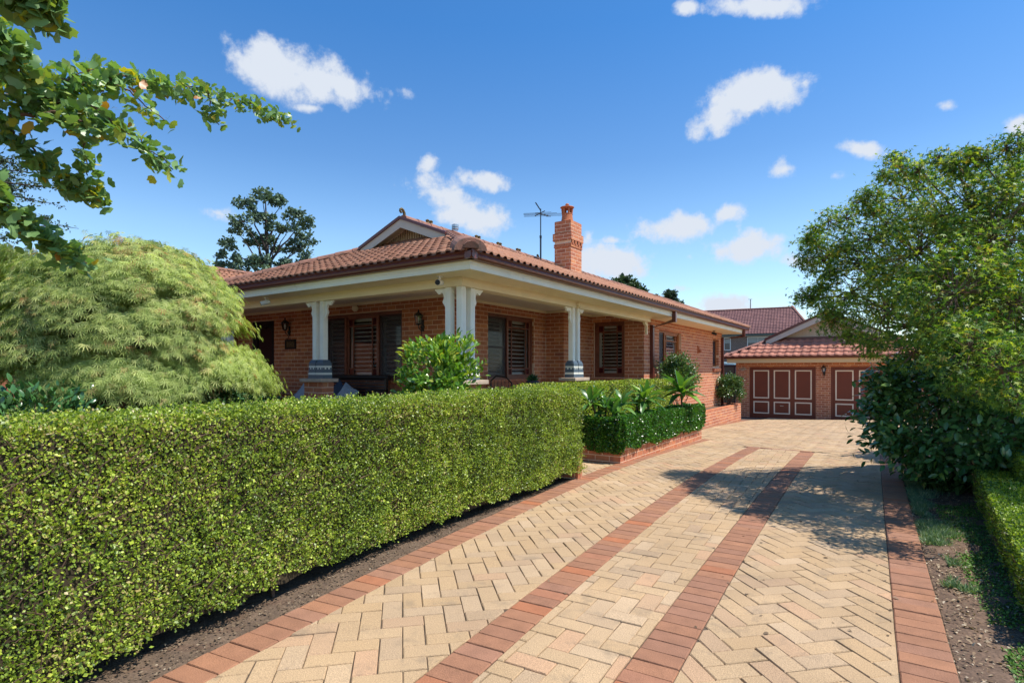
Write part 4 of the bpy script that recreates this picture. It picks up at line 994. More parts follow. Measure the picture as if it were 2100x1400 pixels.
# ---- main roof
cT = 1/math.sqrt(1+T_*T_); sT = T_*cT
def zr(x, y): return ZE+T_*min(XE-x, y-YE, x-XL, YEND-y)
YB = 7.72; HB = .845                                  # gablet plane and half width of its base
XRm = (XE+XL)/2; ZRI = ZE+T_*(XE-XRm); zb_ = ZE+T_*(YB-YE)
mb = MB()
e = -.012
mb.q([(XE, YE, ZE+e), (XE, YEND, ZE+e), (XRm, YEND-3.3, ZRI+e), (XRm, YB-.0, ZRI+e), (XE-(YB-YE), YB, zb_+e)], [(0, 1, 2, 3, 4)])
mb.q([(XL, YE, ZE+e), (XE, YE, ZE+e), (XE-(YB-YE), YB, zb_+e), (XL+(YB-YE), YB, zb_+e)], [(0, 1, 2, 3)])
mb.q([(XL, YEND, ZE+e), (XL, YE, ZE+e), (XL+(YB-YE), YB, zb_+e), (XRm, YB, ZRI+e), (XRm, YEND-3.3, ZRI+e)], [(0, 1, 2, 3, 4)])
mb.q([(XE, YEND, ZE+e), (XL, YEND, ZE+e), (XRm, YEND-3.3, ZRI+e)], [(0, 1, 2)])
roof = hp('roof', mb, 'tile_old')
lst = []
Ls = 3.3/cT
def in_right(u, v):
    x_in = v*cT; return x_in < 3.28 and (u > x_in-.02 if x_in < YB-YE else u > YB-YE-.35) and (YEND-YE-u) > x_in
lst += tiles(roof, (XE+.03, YE, ZE-.012), (0, 1, 0), (-cT, 0, sT), YEND-YE, Ls, lambda u, v: in_right(u, v) and not (CHY0-YE-.02 < u < CHY1-YE+.02 and XE-CHX1 < v*cT < XE-CHX0), None)
def in_front(u, v):
    y_in = v*cT; return y_in < YB-YE+.02 and u > y_in and (XE-XL-u) > y_in
lst += tiles(roof, (XL, YE-.03, ZE-.012), (1, 0, 0), (0, cT, sT), XE-XL, Ls, in_front, None)
place_tiles(roof, lst, M_['tile'], 300)
b = YB-YE
def cap(p, q, **k): ridge_caps(roof, p, q, **k)
cap((XE+.02, YE-.02, ZE+.03), (XE-b, YB, zb_+.05)); cap((XL-.02, YE-.02, ZE+.03), (XL+b, YB, zb_+.05))
cap((XRm, YB-.25, ZRI+.04), (XRm, YEND-3.3, ZRI+.04)); cap((XE, YEND, ZE+.03), (XRm, YEND-3.3, ZRI+.04))
mb = MB()                                              # big closing cap at the porch corner
mb.prism([(math.cos(math.pi*i/10)*.20, math.sin(math.pi*i/10)*.155) for i in range(11)], (XE-.02, YE+.02, ZE-.01), (.7071, .7071, 0), (0, 0, 1), (-.42, .42, .17)); hp('hip_starter', mb, 'ridge', roof)
# gablet: sheeted triangle, barges, verge
GZ0 = zb_+.02; GX = XE-b
gw_ = (XE-XL)/2-b
mb = MB(); apex = (XRm, YB+.02, ZRI-.10)
mb.q([(XL+b+.1, YB+.02, GZ0), (XE-b-.1, YB+.02, GZ0), apex], [(0, 1, 2)]); hp('gable_sheet', mb, 'board', roof)
mb = MB(); x = XL+b+.2
while x < XE-b-.2:
    zt = GZ0+T_*min(x-(XL+b), XE-b-x)-.03
    if zt-GZ0 > .05: mb.box(x, x+.022, YB-.012, YB+.019, GZ0, zt)
    x += .062
hp('gable_battens', mb, 'board', roof, kind='stuff')
OV = .34
for sgn in (-1, 1):
    mb = MB(); ex = gw_+.20
    xa, xb_ = XRm, XRm+sgn*ex; za, zb2 = ZRI+.01, ZRI+.01-T_*ex
    pts = [(xa, za), (xb_, zb2), (xb_, zb2-.14), (xa, za-.155)]
    P = [(p[0], YB-OV, p[1]) for p in pts]+[(p[0], YB-OV+.025, p[1]) for p in pts]
    mb.q(P, [(0, 1, 2, 3), (7, 6, 5, 4), (0, 4, 5, 1), (1, 5, 6, 2), (2, 6, 7, 3), (3, 7, 4, 0)]); hp('barge_board', mb, 'barge', roof)
    mb = MB(); P = [(xa, YB-OV-.03, za+.055), (xb_+sgn*.03, YB-OV-.03, zb2+.045), (xb_+sgn*.03, YB-OV-.03, zb2-.01), (xa, YB-OV-.03, za)]+[(xa, YB+.02, za+.055), (xb_+sgn*.03, YB+.02, zb2+.045), (xb_+sgn*.03, YB+.02, zb2-.01), (xa, YB+.02, za)]
    mb.q(P, [(0, 1, 2, 3), (7, 6, 5, 4), (0, 4, 5, 1), (1, 5, 6, 2), (2, 6, 7, 3), (3, 7, 4, 0)]); hp('verge_capping', mb, 'gutter', roof)
    mb = MB(); P = [(xa, YB-OV+.02, za-.012), (xb_, YB-OV+.02, zb2-.012), (xb_, YB+.02, zb2-.012), (xa, YB+.02, za-.012)]; mb.q(P, [(0, 1, 2, 3)]); hp('verge_soffit', mb, 'cream', roof)
mb = MB(); mb.box(XL+b+.05, XE-b-.05, YB-.06, YB+.01, zb_-.03, zb_+.045); hp('apron_flashing', mb, 'ridge', roof)
# scroll finial and ridge ornaments
def scroll(name, x, y, z, s, par):
    pts = [(0, 0, 0), (0, -.02, .08), (0, -.03, .16), (0, -.08, .24), (0, -.15, .27), (0, -.20, .24), (0, -.21, .18), (0, -.17, .15), (0, -.13, .17)]
    mb = MB(); mb.tube([(x+a*s, y+b_*s, z+c*s) for a, b_, c in pts], [v*s for v in (.055, .05, .045, .042, .04, .038, .036, .034, .03)], 8); return hp(name, mb, 'finial', par)
scroll('finial', XRm, YB-.22, ZRI+.05, .58, roof)
scroll('finial', XRm, 12.24, ZRI+.05, .42, roof)
for yy in (8.16, 9.70, 10.5, 11.3): 
    mb = MB(); 
    for k in (-.05, .05): mb.lathe(XRm+.0, yy+k, [(.04, ZRI+.08), (.03, ZRI+.12), (.042, ZRI+.145), (.015, ZRI+.165)], 8)
    hp('ridge_ornament', mb, 'finial', roof)
# left wing, seen over the weeping maple
mb = MB(); WX, WZ = -17.4, 4.5
wy0, wy1 = 2.2, 17.0
mb.q([(-13.3, wy0, 2.88), (-13.3, wy1, 2.88), (WX, wy1-2, WZ), (WX, wy0+4.1, WZ)], [(0, 1, 2, 3)])
mb.q([(-21.5, wy0, 2.88), (-13.3, wy0, 2.88), (WX, wy0+4.1, WZ)], [(0, 1, 2)]); mb.q([(-21.5, wy1, 2.88), (-21.5, wy0, 2.88), (WX, wy0+4.1, WZ), (WX, wy1-2, WZ)], [(0, 1, 2, 3)])
mb.q([(-13.31, YE, 2.86), (XL, YE, 2.86), (XL, YE+1.1, 3.2), (-13.31, YE+1.1, 3.2)], [(0, 1, 2, 3)]); mb.q([(-13.31, YE+1.1, 3.2), (XL, YE+1.1, 3.2), (XL, 15, 3.2), (-13.31, 15, 3.2)], [(0, 1, 2, 3)])
wing = hp('wing_roof', mb, 'tile_old')
lw = tiles(wing, (-13.28, wy0, 2.87), (0, 1, 0), (-cT, 0, sT), wy1-wy0, 4.1/cT, lambda u, v: u > v*cT and wy1-wy0-u > v*cT*.5 and v*cT < 4.08, None)
lw += tiles(wing, (-21.5, wy0-.02, 2.87), (1, 0, 0), (0, cT, sT), 8.2, 4.1/cT, lambda u, v: u > v*cT and 8.2-u > v*cT, None)
lw += tiles(wing, (-13.3, YE-.03, 2.85), (1, 0, 0), (0, cT, sT), 2.5, 1.1/cT, lambda u, v: True, None)
place_tiles(wing, lw, M_['tile'], 0)
ridge_caps(wing, (WX, wy0+4.0, WZ+.04), (WX, wy1-2, WZ+.04)); ridge_caps(wing, (-13.3, wy0, 2.92), (WX, wy0+4.1, WZ+.04))
wb = MB(); wb.box(-21, -13.6, 2.6, 16.5, -.2, 2.86); hp('wing_wall', wb, mat('plain_brick', (.27, .10, .055), .85, noise=(9, .2)))
# ------------------------------------------------------------------ planters and pier
def brick_thing(name, label, cat, boxes, z0=0.0, limit=300, capz=None, **k):
    b0 = boxes[0]; t = thing(name, label, cat, ((b0[0]+b0[1])/2, (b0[2]+b0[3])/2, max(-1, gw((b0[0]+b0[1])/2, (b0[2]+b0[3])/2))), **k)
    mb = MB()
    for (x0, x1, y0, y1, za, zb) in boxes: mb.box(x0+.0012, x1-.0012, y0+.0012, y1-.0012, za, zb-.003)
    w = add('masonry', mb.me('masonry', M_['mortar']), None, t)
    B_ = Bricks(w, z0)
    for (x0, x1, y0, y1, za, zb) in boxes: B_.box(x0, x1, y0, y1, za, zb, 'se', phase=.03)
    B_.finish(limit, t); mb = MB()                      # headers on top of the wall
    for (x0, x1, y0, y1, za, zb) in boxes:
        lx = x1-x0 > y1-y0; L = max(x1-x0, y1-y0); k = max(1, int(round(L/.122)))
        for i in range(k):
            a, b = i*L/k+.004, (i+1)*L/k-.004
            if lx: mb.box(x0+a, x0+b, y0+.003, y1-.003, zb-.004, zb+.003, random.random())
            else: mb.box(x0+.003, x1-.003, y0+a, y0+b, zb-.004, zb+.003, random.random())
    add('coping', mb.me('coping', M_['brick'], tint=True), None, t, kind='stuff'); return t
pl1 = brick_thing('brick_planter', 'low red brick planter holding the dark green hedge and frangipani beside the path', 'planter', [(-3.56, PLX, PLY0, PLY1, -.3, .255), (-5.4, -3.56, PLY0, PLY0+.11, -.3, .255)], z0=.26-10*BC)
mb = MB(); mb.box(-5.4, -3.57, PLY0+.12, PLY1, -.2, .22); add('planting_soil', mb.me('planting_soil', M_['soil']), None, pl1)
pl2 = brick_thing('brick_planter', 'long low red brick planter along the side wall, nearest the garage', 'planter', [(-4.52, -4.40, 12.5, 20.55, -.7, .24), (-4.95, -4.52, 20.44, 20.55, -.7, .24)], z0=.245-12*BC)
mb = MB(); mb.box(-4.94, -4.53, 12.5, 20.43, -.5, .20); add('planting_soil', mb.me('planting_soil', M_['soil']), None, pl2)
hx, hy = W(.90, 7.38)
brick_thing('brick_pier', 'short brick pier at the path end of the long clipped hedge', 'pier', [(-3.66, -3.40, 6.52, 6.64, -.1, .335)], z0=.34-8*BC)
# ------------------------------------------------------------------ garage
GB = -.535
gar = thing('garage', 'brick garage with two panelled roller doors and tiled gable roof at the driveway end', 'garage', (-2.2, 26, GB))
def gp(name, mb, m, parent=None, tint=False, **k): return add(name, mb.me(name, M_[m] if isinstance(m, str) else m, tint=tint), None, parent or gar, **k)
GY = 24.37; GX0, GX1 = -5.41, 1.0
GDO = [(-4.895, -2.50), (-2.0, .40)]; ZD = 1.545
gb = Bricks(gar, z0=1.675-40*BC)
gb.face((GX0, GY), (1, 0), GX1-GX0, GB-.05, 1.68, (0, -1), holes=[(a-GX0, b-GX0, GB-.1, ZD) for a, b in GDO], phase=.02)
gb.face((GX1, GY), (0, 1), 6, GB-.05, 1.68, (1, 0)); gb.face((GX0, GY+6), (0, -1), 6, GB-.05, 1.68, (-1, 0))
gw1 = gp('wall', gb.core, 'mortar'); gb.owner = gw1; gb.b = [(gw1, *q[1:]) for q in gb.b]; gb.finish(300, gw1)
mb = MB(); mb.box(GX0+.05, GX1-.05, GY+.2, GY+6, GB, 1.7); gp('dark_backing', mb, 'room')  # backing box, the unlit garage's darkness put into its near-black colour
for (a, b) in GDO:
    mb = MB(); y = GY+.07
    mb.box(a+.06, b-.06, y, y+.04, GB+.012, ZD-.05); dr = gp('door', mb, 'door')
    mb = MB(); mb.box(a, a+.06, GY+.02, y+.02, GB, ZD).box(b-.06, b, GY+.02, y+.02, GB, ZD).box(a+.06, b-.06, GY+.02, y+.02, ZD-.05, ZD); gp('door_frame', mb, 'door', dr)
    wd = (b-a-.12); cw = wd/3
    for k in range(3):
        for (z0, z1) in ((GB+.18, GB+.67), (GB+.79, ZD-.16)):
            x0, x1 = a+.06+k*cw+.085, a+.06+(k+1)*cw-.085
            tm = MB(); q = .045
            tm.box(x0, x0+q, y-.014, y, z0, z1).box(x1-q, x1, y-.014, y, z0, z1).box(x0+q, x1-q, y-.014, y-.0005, z0, z0+q).box(x0+q, x1-q, y-.014, y-.0005, z1-q, z1); gp('panel_trim', tm, 'doortrim', dr)
            pn = MB(); pn.box(x0+q, x1-q, y-.005, y-.001, z0+q, z1-q); gp('panel', pn, 'door', dr)
    hm = MB(); hm.box((a+b)/2-.06, (a+b)/2+.06, y-.035, y-.018, GB+.50, GB+.52); gp('door_handle', hm, 'steel', dr)
mb = MB(); mb.box(GX0, GX1, GY-.14, GY+.05, GB-.03, GB+.004); gp('threshold', mb, mat('dark_sill', (.10, .06, .055), .8))
GE = GY-.5; GEX0, GEX1 = -5.78, 1.38; GT = .465; GZE = 1.93
mb = MB(); mb.box(GEX0+.1, GEX1-.1, GE+.10, GE+.13, 1.68, 1.85).box(GEX0+.1, GEX0+.13, GE+.13, GY+6.2, 1.68, 1.85).box(GEX1-.13, GEX1-.1, GE+.13, GY+6.2, 1.68, 1.85); gp('fascia', mb, mat('warm_cream_paint', (.74, .52, .27), .5))
mb = MB(); mb.box(GEX0+.13, GEX1-.13, GE+.13, GY+.04, 1.685, 1.70); gp('soffit', mb, 'cream')
mb = MB(); mb.prism([(0, 0), (.08, 0), (.105, .04), (.11, .09), (0, .09)], (GEX0, GE+.10, 1.845), (0, -1, 0), (0, 0, 1), (GEX1-GEX0, 0, 0)); gp('gutter', mb, 'gutter')
GRX = (GEX0+GEX1)/2; GRZ = GZE+GT*(GEX1-GEX0)/2; GGY = 25.38; GZB = GZE+GT*(GGY-GE); gbw = (GEX1-GEX0)/2-(GGY-GE)
gc = 1/math.sqrt(1+GT*GT); gs_ = GT*gc; gend = GY+6.3
mb = MB(); e = -.012
mb.q([(GEX0, GE, GZE+e), (GEX1, GE, GZE+e), (GRX+gbw, GGY, GZB+e), (GRX-gbw, GGY, GZB+e)], [(0, 1, 2, 3)])
mb.q([(GEX1, GE, GZE+e), (GEX1, gend, GZE+e), (GRX, gend, GRZ+e), (GRX, GGY, GRZ+e), (GRX+gbw, GGY, GZB+e)], [(0, 1, 2, 3, 4)])
mb.q([(GEX0, gend, GZE+e), (GEX0, GE, GZE+e), (GRX-gbw, GGY, GZB+e), (GRX, GGY, GRZ+e), (GRX, gend, GRZ+e)], [(0, 1, 2, 3, 4)])
groof = gp('roof', mb, 'tile_old')
gl = tiles(groof, (GEX0, GE-.02, GZE-.01), (1, 0, 0), (0, gc, gs_), GEX1-GEX0, 1.8, lambda u, v: v*gc < GGY-GE+.02 and u > v*gc and GEX1-GEX0-u > v*gc, None, l=.34, w=.28, stag=0)
gl += tiles(groof, (GEX0-.02, gend, GZE-.01), (0, -1, 0), (gc, 0, gs_), gend-GE, 4.1, lambda u, v: v*gc < (GEX1-GEX0)/2-.05 and (gend-GE-u > v*gc if v*gc < GGY-GE else gend-GE-u > GGY-GE-.2), None, l=.34, w=.28, stag=0)
place_tiles(groof, gl, M_['tile_new'], 150, l=.34, w=.28, amp=1.0)
ridge_caps(groof, (GEX0, GE, GZE+.02), (GRX-gbw, GGY, GZB+.03), m=M_['tile_old']); ridge_caps(groof, (GEX1, GE, GZE+.02), (GRX+gbw, GGY, GZB+.03), m=M_['tile_old']); ridge_caps(groof, (GRX, GGY-.3, GRZ+.03), (GRX, gend, GRZ+.03), m=M_['tile_old'])
mb = MB(); mb.q([(GRX-gbw+.05, GGY+.02, GZB), (GRX+gbw-.05, GGY+.02, GZB), (GRX, GGY+.02, GRZ-.05)], [(0, 1, 2)]); gp('gable_sheet', mb, 'board', groof)
mb = MB(); x = GRX-gbw+.2
while x < GRX+gbw-.2:
    zt = GZB+GT*min(x-(GRX-gbw), GRX+gbw-x)-.05
    if zt-GZB > .06: mb.box(x, x+.03, GGY, GGY+.02, GZB+.0, zt)
    x += .125
gp('gable_battens', mb, 'board', groof, kind='stuff')
mb = MB(); mb.box(GRX-gbw+.02, GRX+gbw-.02, GGY-.05, GGY+.01, GZB-.02, GZB+.09); gp('apron_flashing', mb, 'gutter', groof)
for sgn in (-1, 1):
    ex = gbw+.12; xa, xb_ = GRX, GRX+sgn*ex; za, zb2 = GRZ+.02, GRZ+.02-GT*ex; yb = GGY-.36
    mb = MB(); pts = [(xa, za), (xb_, zb2), (xb_, zb2-.20), (xa, za-.22)]
    P = [(p[0], yb, p[1]) for p in pts]+[(p[0], yb+.03, p[1]) for p in pts]; BXF = [(0, 1, 2, 3), (7, 6, 5, 4), (0, 4, 5, 1), (1, 5, 6, 2), (2, 6, 7, 3), (3, 7, 4, 0)]
    mb.q(P, BXF); gp('barge_board', mb, 'barge', groof)
    mb = MB(); P = [(xa, yb-.03, za+.11), (xb_+sgn*.05, yb-.03, zb2+.09), (xb_+sgn*.05, yb-.03, zb2-.01), (xa, yb-.03, za)]+[(xa, GGY+.03, za+.11), (xb_+sgn*.05, GGY+.03, zb2+.09), (xb_+sgn*.05, GGY+.03, zb2-.01), (xa, GGY+.03, za)]
    mb.q(P, BXF); gp('verge_capping', mb, 'gutter', groof)
mb = MB(); mb.tube([(GRX, GGY-.3, GRZ+.08), (GRX, GGY-.33, GRZ+.2), (GRX, GGY-.36, GRZ+.3), (GRX, GGY-.44, GRZ+.34), (GRX, GGY-.50, GRZ+.30)], [.05, .045, .04, .04, .03], 8); gp('finial', mb, 'tile_old', groof)
# solar panel on the hidden slope, its edge showing over the hip
t = thing('solar_panel', 'thin solar panel on the garage roof, seen edge on above the hip tiles', 'solar panel', (GRX-1.6, 26.0, 2.9))
def onsl(x, y, h): return (x, y, GZE+GT*(x-GEX0)+h)
mb = MB(); mb.q([onsl(-4.5, 25.3, .10), onsl(-2.85, 25.3, .10), onsl(-2.85, 26.9, .10), onsl(-4.5, 26.9, .10), onsl(-4.5, 25.3, .145), onsl(-2.85, 25.3, .145), onsl(-2.85, 26.9, .145), onsl(-4.5, 26.9, .145)], [(0, 3, 2, 1), (0, 1, 5, 4), (1, 2, 6, 5), (2, 3, 7, 6), (3, 0, 4, 7)])
add('panel_frame', mb.me('panel_frame', M_['steel']), None, t); mb = MB(); mb.q([onsl(-4.48, 25.32, .147), onsl(-2.87, 25.32, .147), onsl(-2.87, 26.88, .147), onsl(-4.48, 26.88, .147)], [(0, 1, 2, 3)])
for (x, y) in ((-4.3, 25.5), (-3.0, 25.5), (-4.3, 26.7), (-3.0, 26.7)):
    mb2 = MB(); p = onsl(x, y, 0); mb2.box(p[0]-.03, p[0]+.03, y-.03, y+.03, p[2], p[2]+.12); add('mounting_foot', mb2.me('mounting_foot', M_['steel']), None, t)
add('cells', mb.me('cells', M_['solar']), None, t)
# ------------------------------------------------------------------ wall lamps
def lamp(name, label, loc, rot, group=None, s=1.0):
    t = thing(name, label, 'wall lamp', loc, rot, group)      # local: wall plane y=0, light hangs towards -y
    mb = MB(); mb.tube([(0, 0, -.10), (0, -.015, -.06)], [.05, .04], 10); mb.tube([(0, -.01, -.08), (0, -.05, -.15), (0, -.11, -.12), (0, -.12, -.05)], .009, 6)
    mb.tube([(0, -.06, -.14), (0, -.03, -.20), (0, -.05, -.26), (0, -.08, -.25)], .008, 6); mb.box(-.03, .03, -.012, 0, -.17, .05); add('bracket_arm', mb.me('bracket_arm', M_['black']), None, t, local=True)
    mb = MB(); mb.lathe(0, -.12, [(.02, -.06), (.05, -.045), (.055, -.03)], 8); mb.lathe(0, -.12, [(.085, .115), (.08, .13), (.045, .165), (.02, .18), (.012, .20), (.018, .215), (.005, .235)], 8)
    for k in range(6):
        a = k*math.pi/3; mb.tube([(math.cos(a)*.05, -.12+math.sin(a)*.05, -.035), (math.cos(a)*.08, -.12+math.sin(a)*.08, .12)], .005, 4)
    add('lantern_frame', mb.me('lantern_frame', M_['black']), None, t, local=True)
    mb = MB(); mb.lathe(0, -.12, [(.047, -.03), (.076, .115)], 6); add('glass_pane', mb.me('glass_pane', M_['glass']), None, t, local=True)
    mb = MB(); mb.lathe(0, -.12, [(.012, -.03), (.013, .02), (.02, .05), (.012, .085), (.003, .095)], 8); add('bulb', mb.me('bulb', M_['louvre']), None, t, local=True)
    return t
lm = lamp('wall_lamp', 'black lantern lamp on the brick wall above the framed number plaque', (-11.47, Y_F, 2.36), 0, 'lantern wall lamps')
copy_thing(lm, (-7.33, Y_F, 2.30), 0, 'black lantern lamp on the brick wall between front window and corner columns')
copy_thing(lm, (-2.22, GY, 1.36), 0, 'small lantern lamp on the brick pier between the two garage doors')
# house number plaque
t = thing('number_plaque', 'dark framed brass plaque with worn relief figures below the lamp', 'plaque', (-11.42, Y_F, 1.99))
def tp(t, name, mb, m, **k): return add(name, mb.me(name, M_[m] if isinstance(m, str) else m), None, t, local=True, **k)
mb = MB(); mb.box(-.20, .20, -.025, -.001, -.11, -.07).box(-.20, .20, -.025, -.001, .07, .11).box(-.20, -.16, -.025, -.001, -.07, .07).box(.16, .20, -.025, -.001, -.07, .07); tp(t, 'plaque_frame', mb, 'black')
mb = MB(); mb.box(-.16, .16, -.012, -.001, -.07, .07); tp(t, 'plaque_plate', mb, mat('old_brass', (.12, .075, .035), .5, metal=.4, noise=(60, .4)))
mb = MB()
for k, cx_ in enumerate((-.10, -.035, .03, .095)):
    pts = [(cx_+.022*math.cos(a), -.016, .04*math.sin(a)) for a in np.linspace(.6+k, 5.4+k, 9)]; mb.tube(pts, .006, 5)
tp(t, 'relief_figures', mb, mat('worn_relief', (.20, .13, .07), .5, metal=.3))
# shell-like ornament on the garage wall, terracotta ornament on side wall
t = thing('wall_ornament', 'pale open-work flower ornament on the brick beside the left garage door', 'ornament', (-5.14, GY, 1.42))
mb = MB()
for k in range(9):
    a = R(20+k*17.5); mb.tube([(0, -.01, -.04), (.17*math.cos(a), -.03, -.05+.12*math.sin(a)), (.12*math.cos(a+.2), -.02, -.05+.13*math.sin(a+.2))], .012, 5)
tp(t, 'petals', mb, 'stone'); mb = MB(); mb.lathe(0, -.02, [(.04, -.06), (.05, -.03), (.03, .0)], 8); tp(t, 'boss', mb, 'stone')
t = thing('wall_ornament', 'small terracotta bracket ornament high on the side brick wall', 'ornament', (-4.95, 17.35, 2.02))
mb = MB(); mb.prism([(0, 0), (.09, .02), (.10, .06), (.05, .10), (.03, .2), (.0, .22)], (0, -.06, -.1), (1, 0, 0), (0, 0, 1), (0, .12, 0)); tp(t, 'body', mb, 'terra'); mb = MB(); mb.box(0, .02, -.09, .09, -.12, .12); tp(t, 'back_plate', mb, 'terra')
# ------------------------------------------------------------------ cameras, floodlight, sensor
def bullet(name, label, loc, aim, cat='security camera', body='louvre'):
    t = thing(name, label, cat, loc); a = Vector(aim).normalized()
    mb = MB(); mb.lathe(0, 0, [(.045, -.012), (.045, 0)], 12); mb.tube([(0, 0, -.01), (0, 0, -.05), tuple(Vector((0, 0, -.075)))], .014, 6); tp(t, 'mount', mb, body)
    c = Vector((0, 0, -.085)); mb = MB(); mb.tube([c-a*.07, c+a*.08], .038, 12); tp(t, 'housing', mb, body)
    mb = MB(); mb.tube([c+a*.078, c+a*.085], .036, 12); tp(t, 'lens', mb, 'black'); return t
bx, by = W(-1.0, 6.97)
bullet('security_camera', 'white round-faced security camera under the porch eave by the corner columns', (-4.98, 5.62, 2.653), (.35, -.9, -.12))
bullet('security_camera', 'small security camera under the porch eave beside the weeping maple', (-8.95, 5.62, 2.653), (-.5, -.8, -.3))
bullet('flood_light', 'small grey sensor light under the eave near the last side window', (-4.80, 18.6, 2.653), (1, -.2, -.4), 'light', 'darksteel')
t = thing('wall_speaker', 'small cream speaker under the porch ceiling above the front window', 'speaker', (-9.15, Y_F-.002, 2.665))
mb = MB(); mb.lathe(0, -.07, [(.03, -.06), (.06, -.03), (.065, .03), (.04, .06)], 12); tp(t, 'body', mb, 'cream'); mb = MB(); mb.box(-.02, .02, -.05, 0, -.02, .02); tp(t, 'bracket_arm', mb, 'cream')
t = thing('beam_ornament', 'cream carved rosette on the side porch beam above the slim twin columns', 'ornament', (-4.78, 9.16, 2.60))
mb = MB()
for k in range(6):
    a = k*math.pi/3; mb.tube([(.012, 0, 0), (.03, math.cos(a)*.04, math.sin(a)*.04), (.02, math.cos(a)*.075, math.sin(a)*.075)], [.02, .024, .01], 6)
tp(t, 'petals', mb, 'cream'); mb = MB(); mb.tube([(0, 0, 0), (.04, 0, 0)], .02, 8); tp(t, 'boss', mb, 'cream')
# ------------------------------------------------------------------ roof fittings
t = thing('roof_flue', 'round galvanised flue cowl standing on the ridge of the house', 'flue', (XRm-.05, 9.0, ZRI+.10))
mb = MB(); mb.lathe(0, 0, [(.05, -.1), (.05, .06)], 14); tp(t, 'pipe', mb, 'steel'); mb = MB(); mb.lathe(0, 0, [(.06, .05), (.072, .06), (.072, .085), (.066, .09)], 14); mb.lathe(0, 0, [(.072, .10), (.072, .15), (.06, .16), (.01, .165)], 14)
for k in range(4): mb.tube([(.055*math.cos(k*1.57), .055*math.sin(k*1.57), .085), (.055*math.cos(k*1.57), .055*math.sin(k*1.57), .105)], .008, 4)
tp(t, 'cowl', mb, 'steel')
# television aerial behind the chimney
ax_, ay_ = -7.42, 12.2
t = thing('tv_aerial', 'television aerial on a tall thin mast left of the chimney', 'aerial', (ax_, ay_, ZRI-.1))
mb = MB(); mb.tube([(0, 0, 0), (0, 0, .72)], .022, 6); mb.tube([(0, 0, .7), (0, 0, 1.42)], .014, 6); mb.lathe(0, 0, [(.03, .68), (.03, .74)], 8); tp(t, 'mast', mb, 'darksteel')
u1 = Vector((VX[0]*.0, 0, 0)); rt_ = Vector((*W(1, 0), 0)); fw_ = Vector((*W(0, 1), 0))
bd = (rt_*.35-fw_*.9).normalized()       # boom direction, nearly towards the driveway
mb = MB(); mb.tube([Vector((0, 0, 1.33))-bd*.35+rt_*-.0, Vector((0, 0, 1.30))+bd*.25], .012, 5); mb.tube([Vector((0, 0, 1.38)), Vector((0, 0, 1.58))-rt_*.13], .016, 5); tp(t, 'boom', mb, 'darksteel')
sd_ = rt_
for k, (off, hl) in enumerate(((-.2, .42), (-.08, .50), (.06, .58), (.18, .64), (.28, .72))):
    c = Vector((0, 0, 1.36-k*.05))+bd*off+rt_*.02*k; mb = MB(); mb.tube([c-sd_*hl*.85-Vector((0, 0, .01)), c+sd_*hl*.85+Vector((0, 0, .03))], .0045, 4); mb.tube([c-sd_*.06, c+sd_*.06], .011, 5); tp(t, 'dipole', mb, 'darksteel')
# ------------------------------------------------------------------ things on the porch
t = thing('garden_bench', 'dark timber slatted bench with rolled back below the front window', 'bench', (-8.85, 7.30, ZF))
mb = MB()
mb2 = []
for k in range(7):
    z = .42+k*.062; q = MB(); q.box(-.95, .85, .18+k*.012, .20+k*.012, z, z+.045); tp(t, 'slat', q, 'darkwood')
q = MB(); q.tube([(-.98, .26, .86), (.88, .26, .86)], .05, 10); tp(t, 'top_roll', q, 'black')
for k in range(6): q = MB(); q.box(-.95, .85, -.28+k*.078, -.22+k*.078, .38, .40); tp(t, 'slat', q, 'darkwood')
for x in (-.97, .85):
    q = MB(); q.box(x, x+.05, .16, .21, 0, .84); q.box(x, x+.05, -.3, -.25, 0, .62); q.box(x, x+.05, -.3, .2, .60, .64); tp(t, 'leg', q, 'black')
def cushion(name, label, loc, rot, m, s=.42, th=.13, axis='X'):
    V = []; n = 9; fc = []
    for sgn in (1, -1):
        for i in range(n):
            for j in range(n):
                u, v = i/(n-1)*2-1, j/(n-1)*2-1; pinch = 1-.10*(1-u*u)*0-.10*(1-abs(v))*abs(u)**2-0; pv_ = 1-.10*(1-abs(u))*abs(v)**2
                h = th/2*((1-u**4)*(1-v**4))**.5; V.append((u*s/2*pinch, sgn*h, v*s/2*pv_))
    for sgn in (0, 1):
        b = sgn*n*n
        for i in range(n-1):
            for j in range(n-1):
                q = (b+i*n+j, b+(i+1)*n+j, b+(i+1)*n+j+1, b+i*n+j+1); fc.append(q if sgn else q[::-1])
    o = add(name, pyd(name, V, fc, True, M_[m]), None); o.location = loc; o.rotation_euler = rot; tag(o, label, 'cushion'); return o
cushion('cushion', 'navy blue cushion with pale piping standing on the porch bench', (-8.98, 7.18, .97), (R(-14), R(38), R(-8)), 'navy', .38)
cushion('cushion', 'pale blue grey cushion leaning beside the navy one on the bench', (-8.66, 7.12, .94), (R(-18), R(30), R(14)), 'greyfab', .36)
cushion('cushion', 'pale cushion half hidden behind the left side of the brick column pier', (-9.62, 6.9, .90), (R(-10), R(42), R(0)), 'greyfab', .50)
t = thing('umbrella', 'furled black umbrella with hooked handle standing against the brick wall by the door', 'umbrella', (-11.78, 7.42, ZF))
mb = MB(); mb.tube([(0, 0, .12), (0, 0, .25), (.0, 0, .5), (0, 0, .70), (0, 0, .72)], [.03, .085, .075, .04, .015], 10); tp(t, 'canopy', mb, 'black')
mb = MB(); mb.tube([(0, 0, .02), (0, 0, .78), (.0, 0, .83), (-.02, 0, .875), (-.06, 0, .885), (-.085, 0, .86), (-.09, 0, .83)], .011, 6); tp(t, 'handle', mb, 'black')
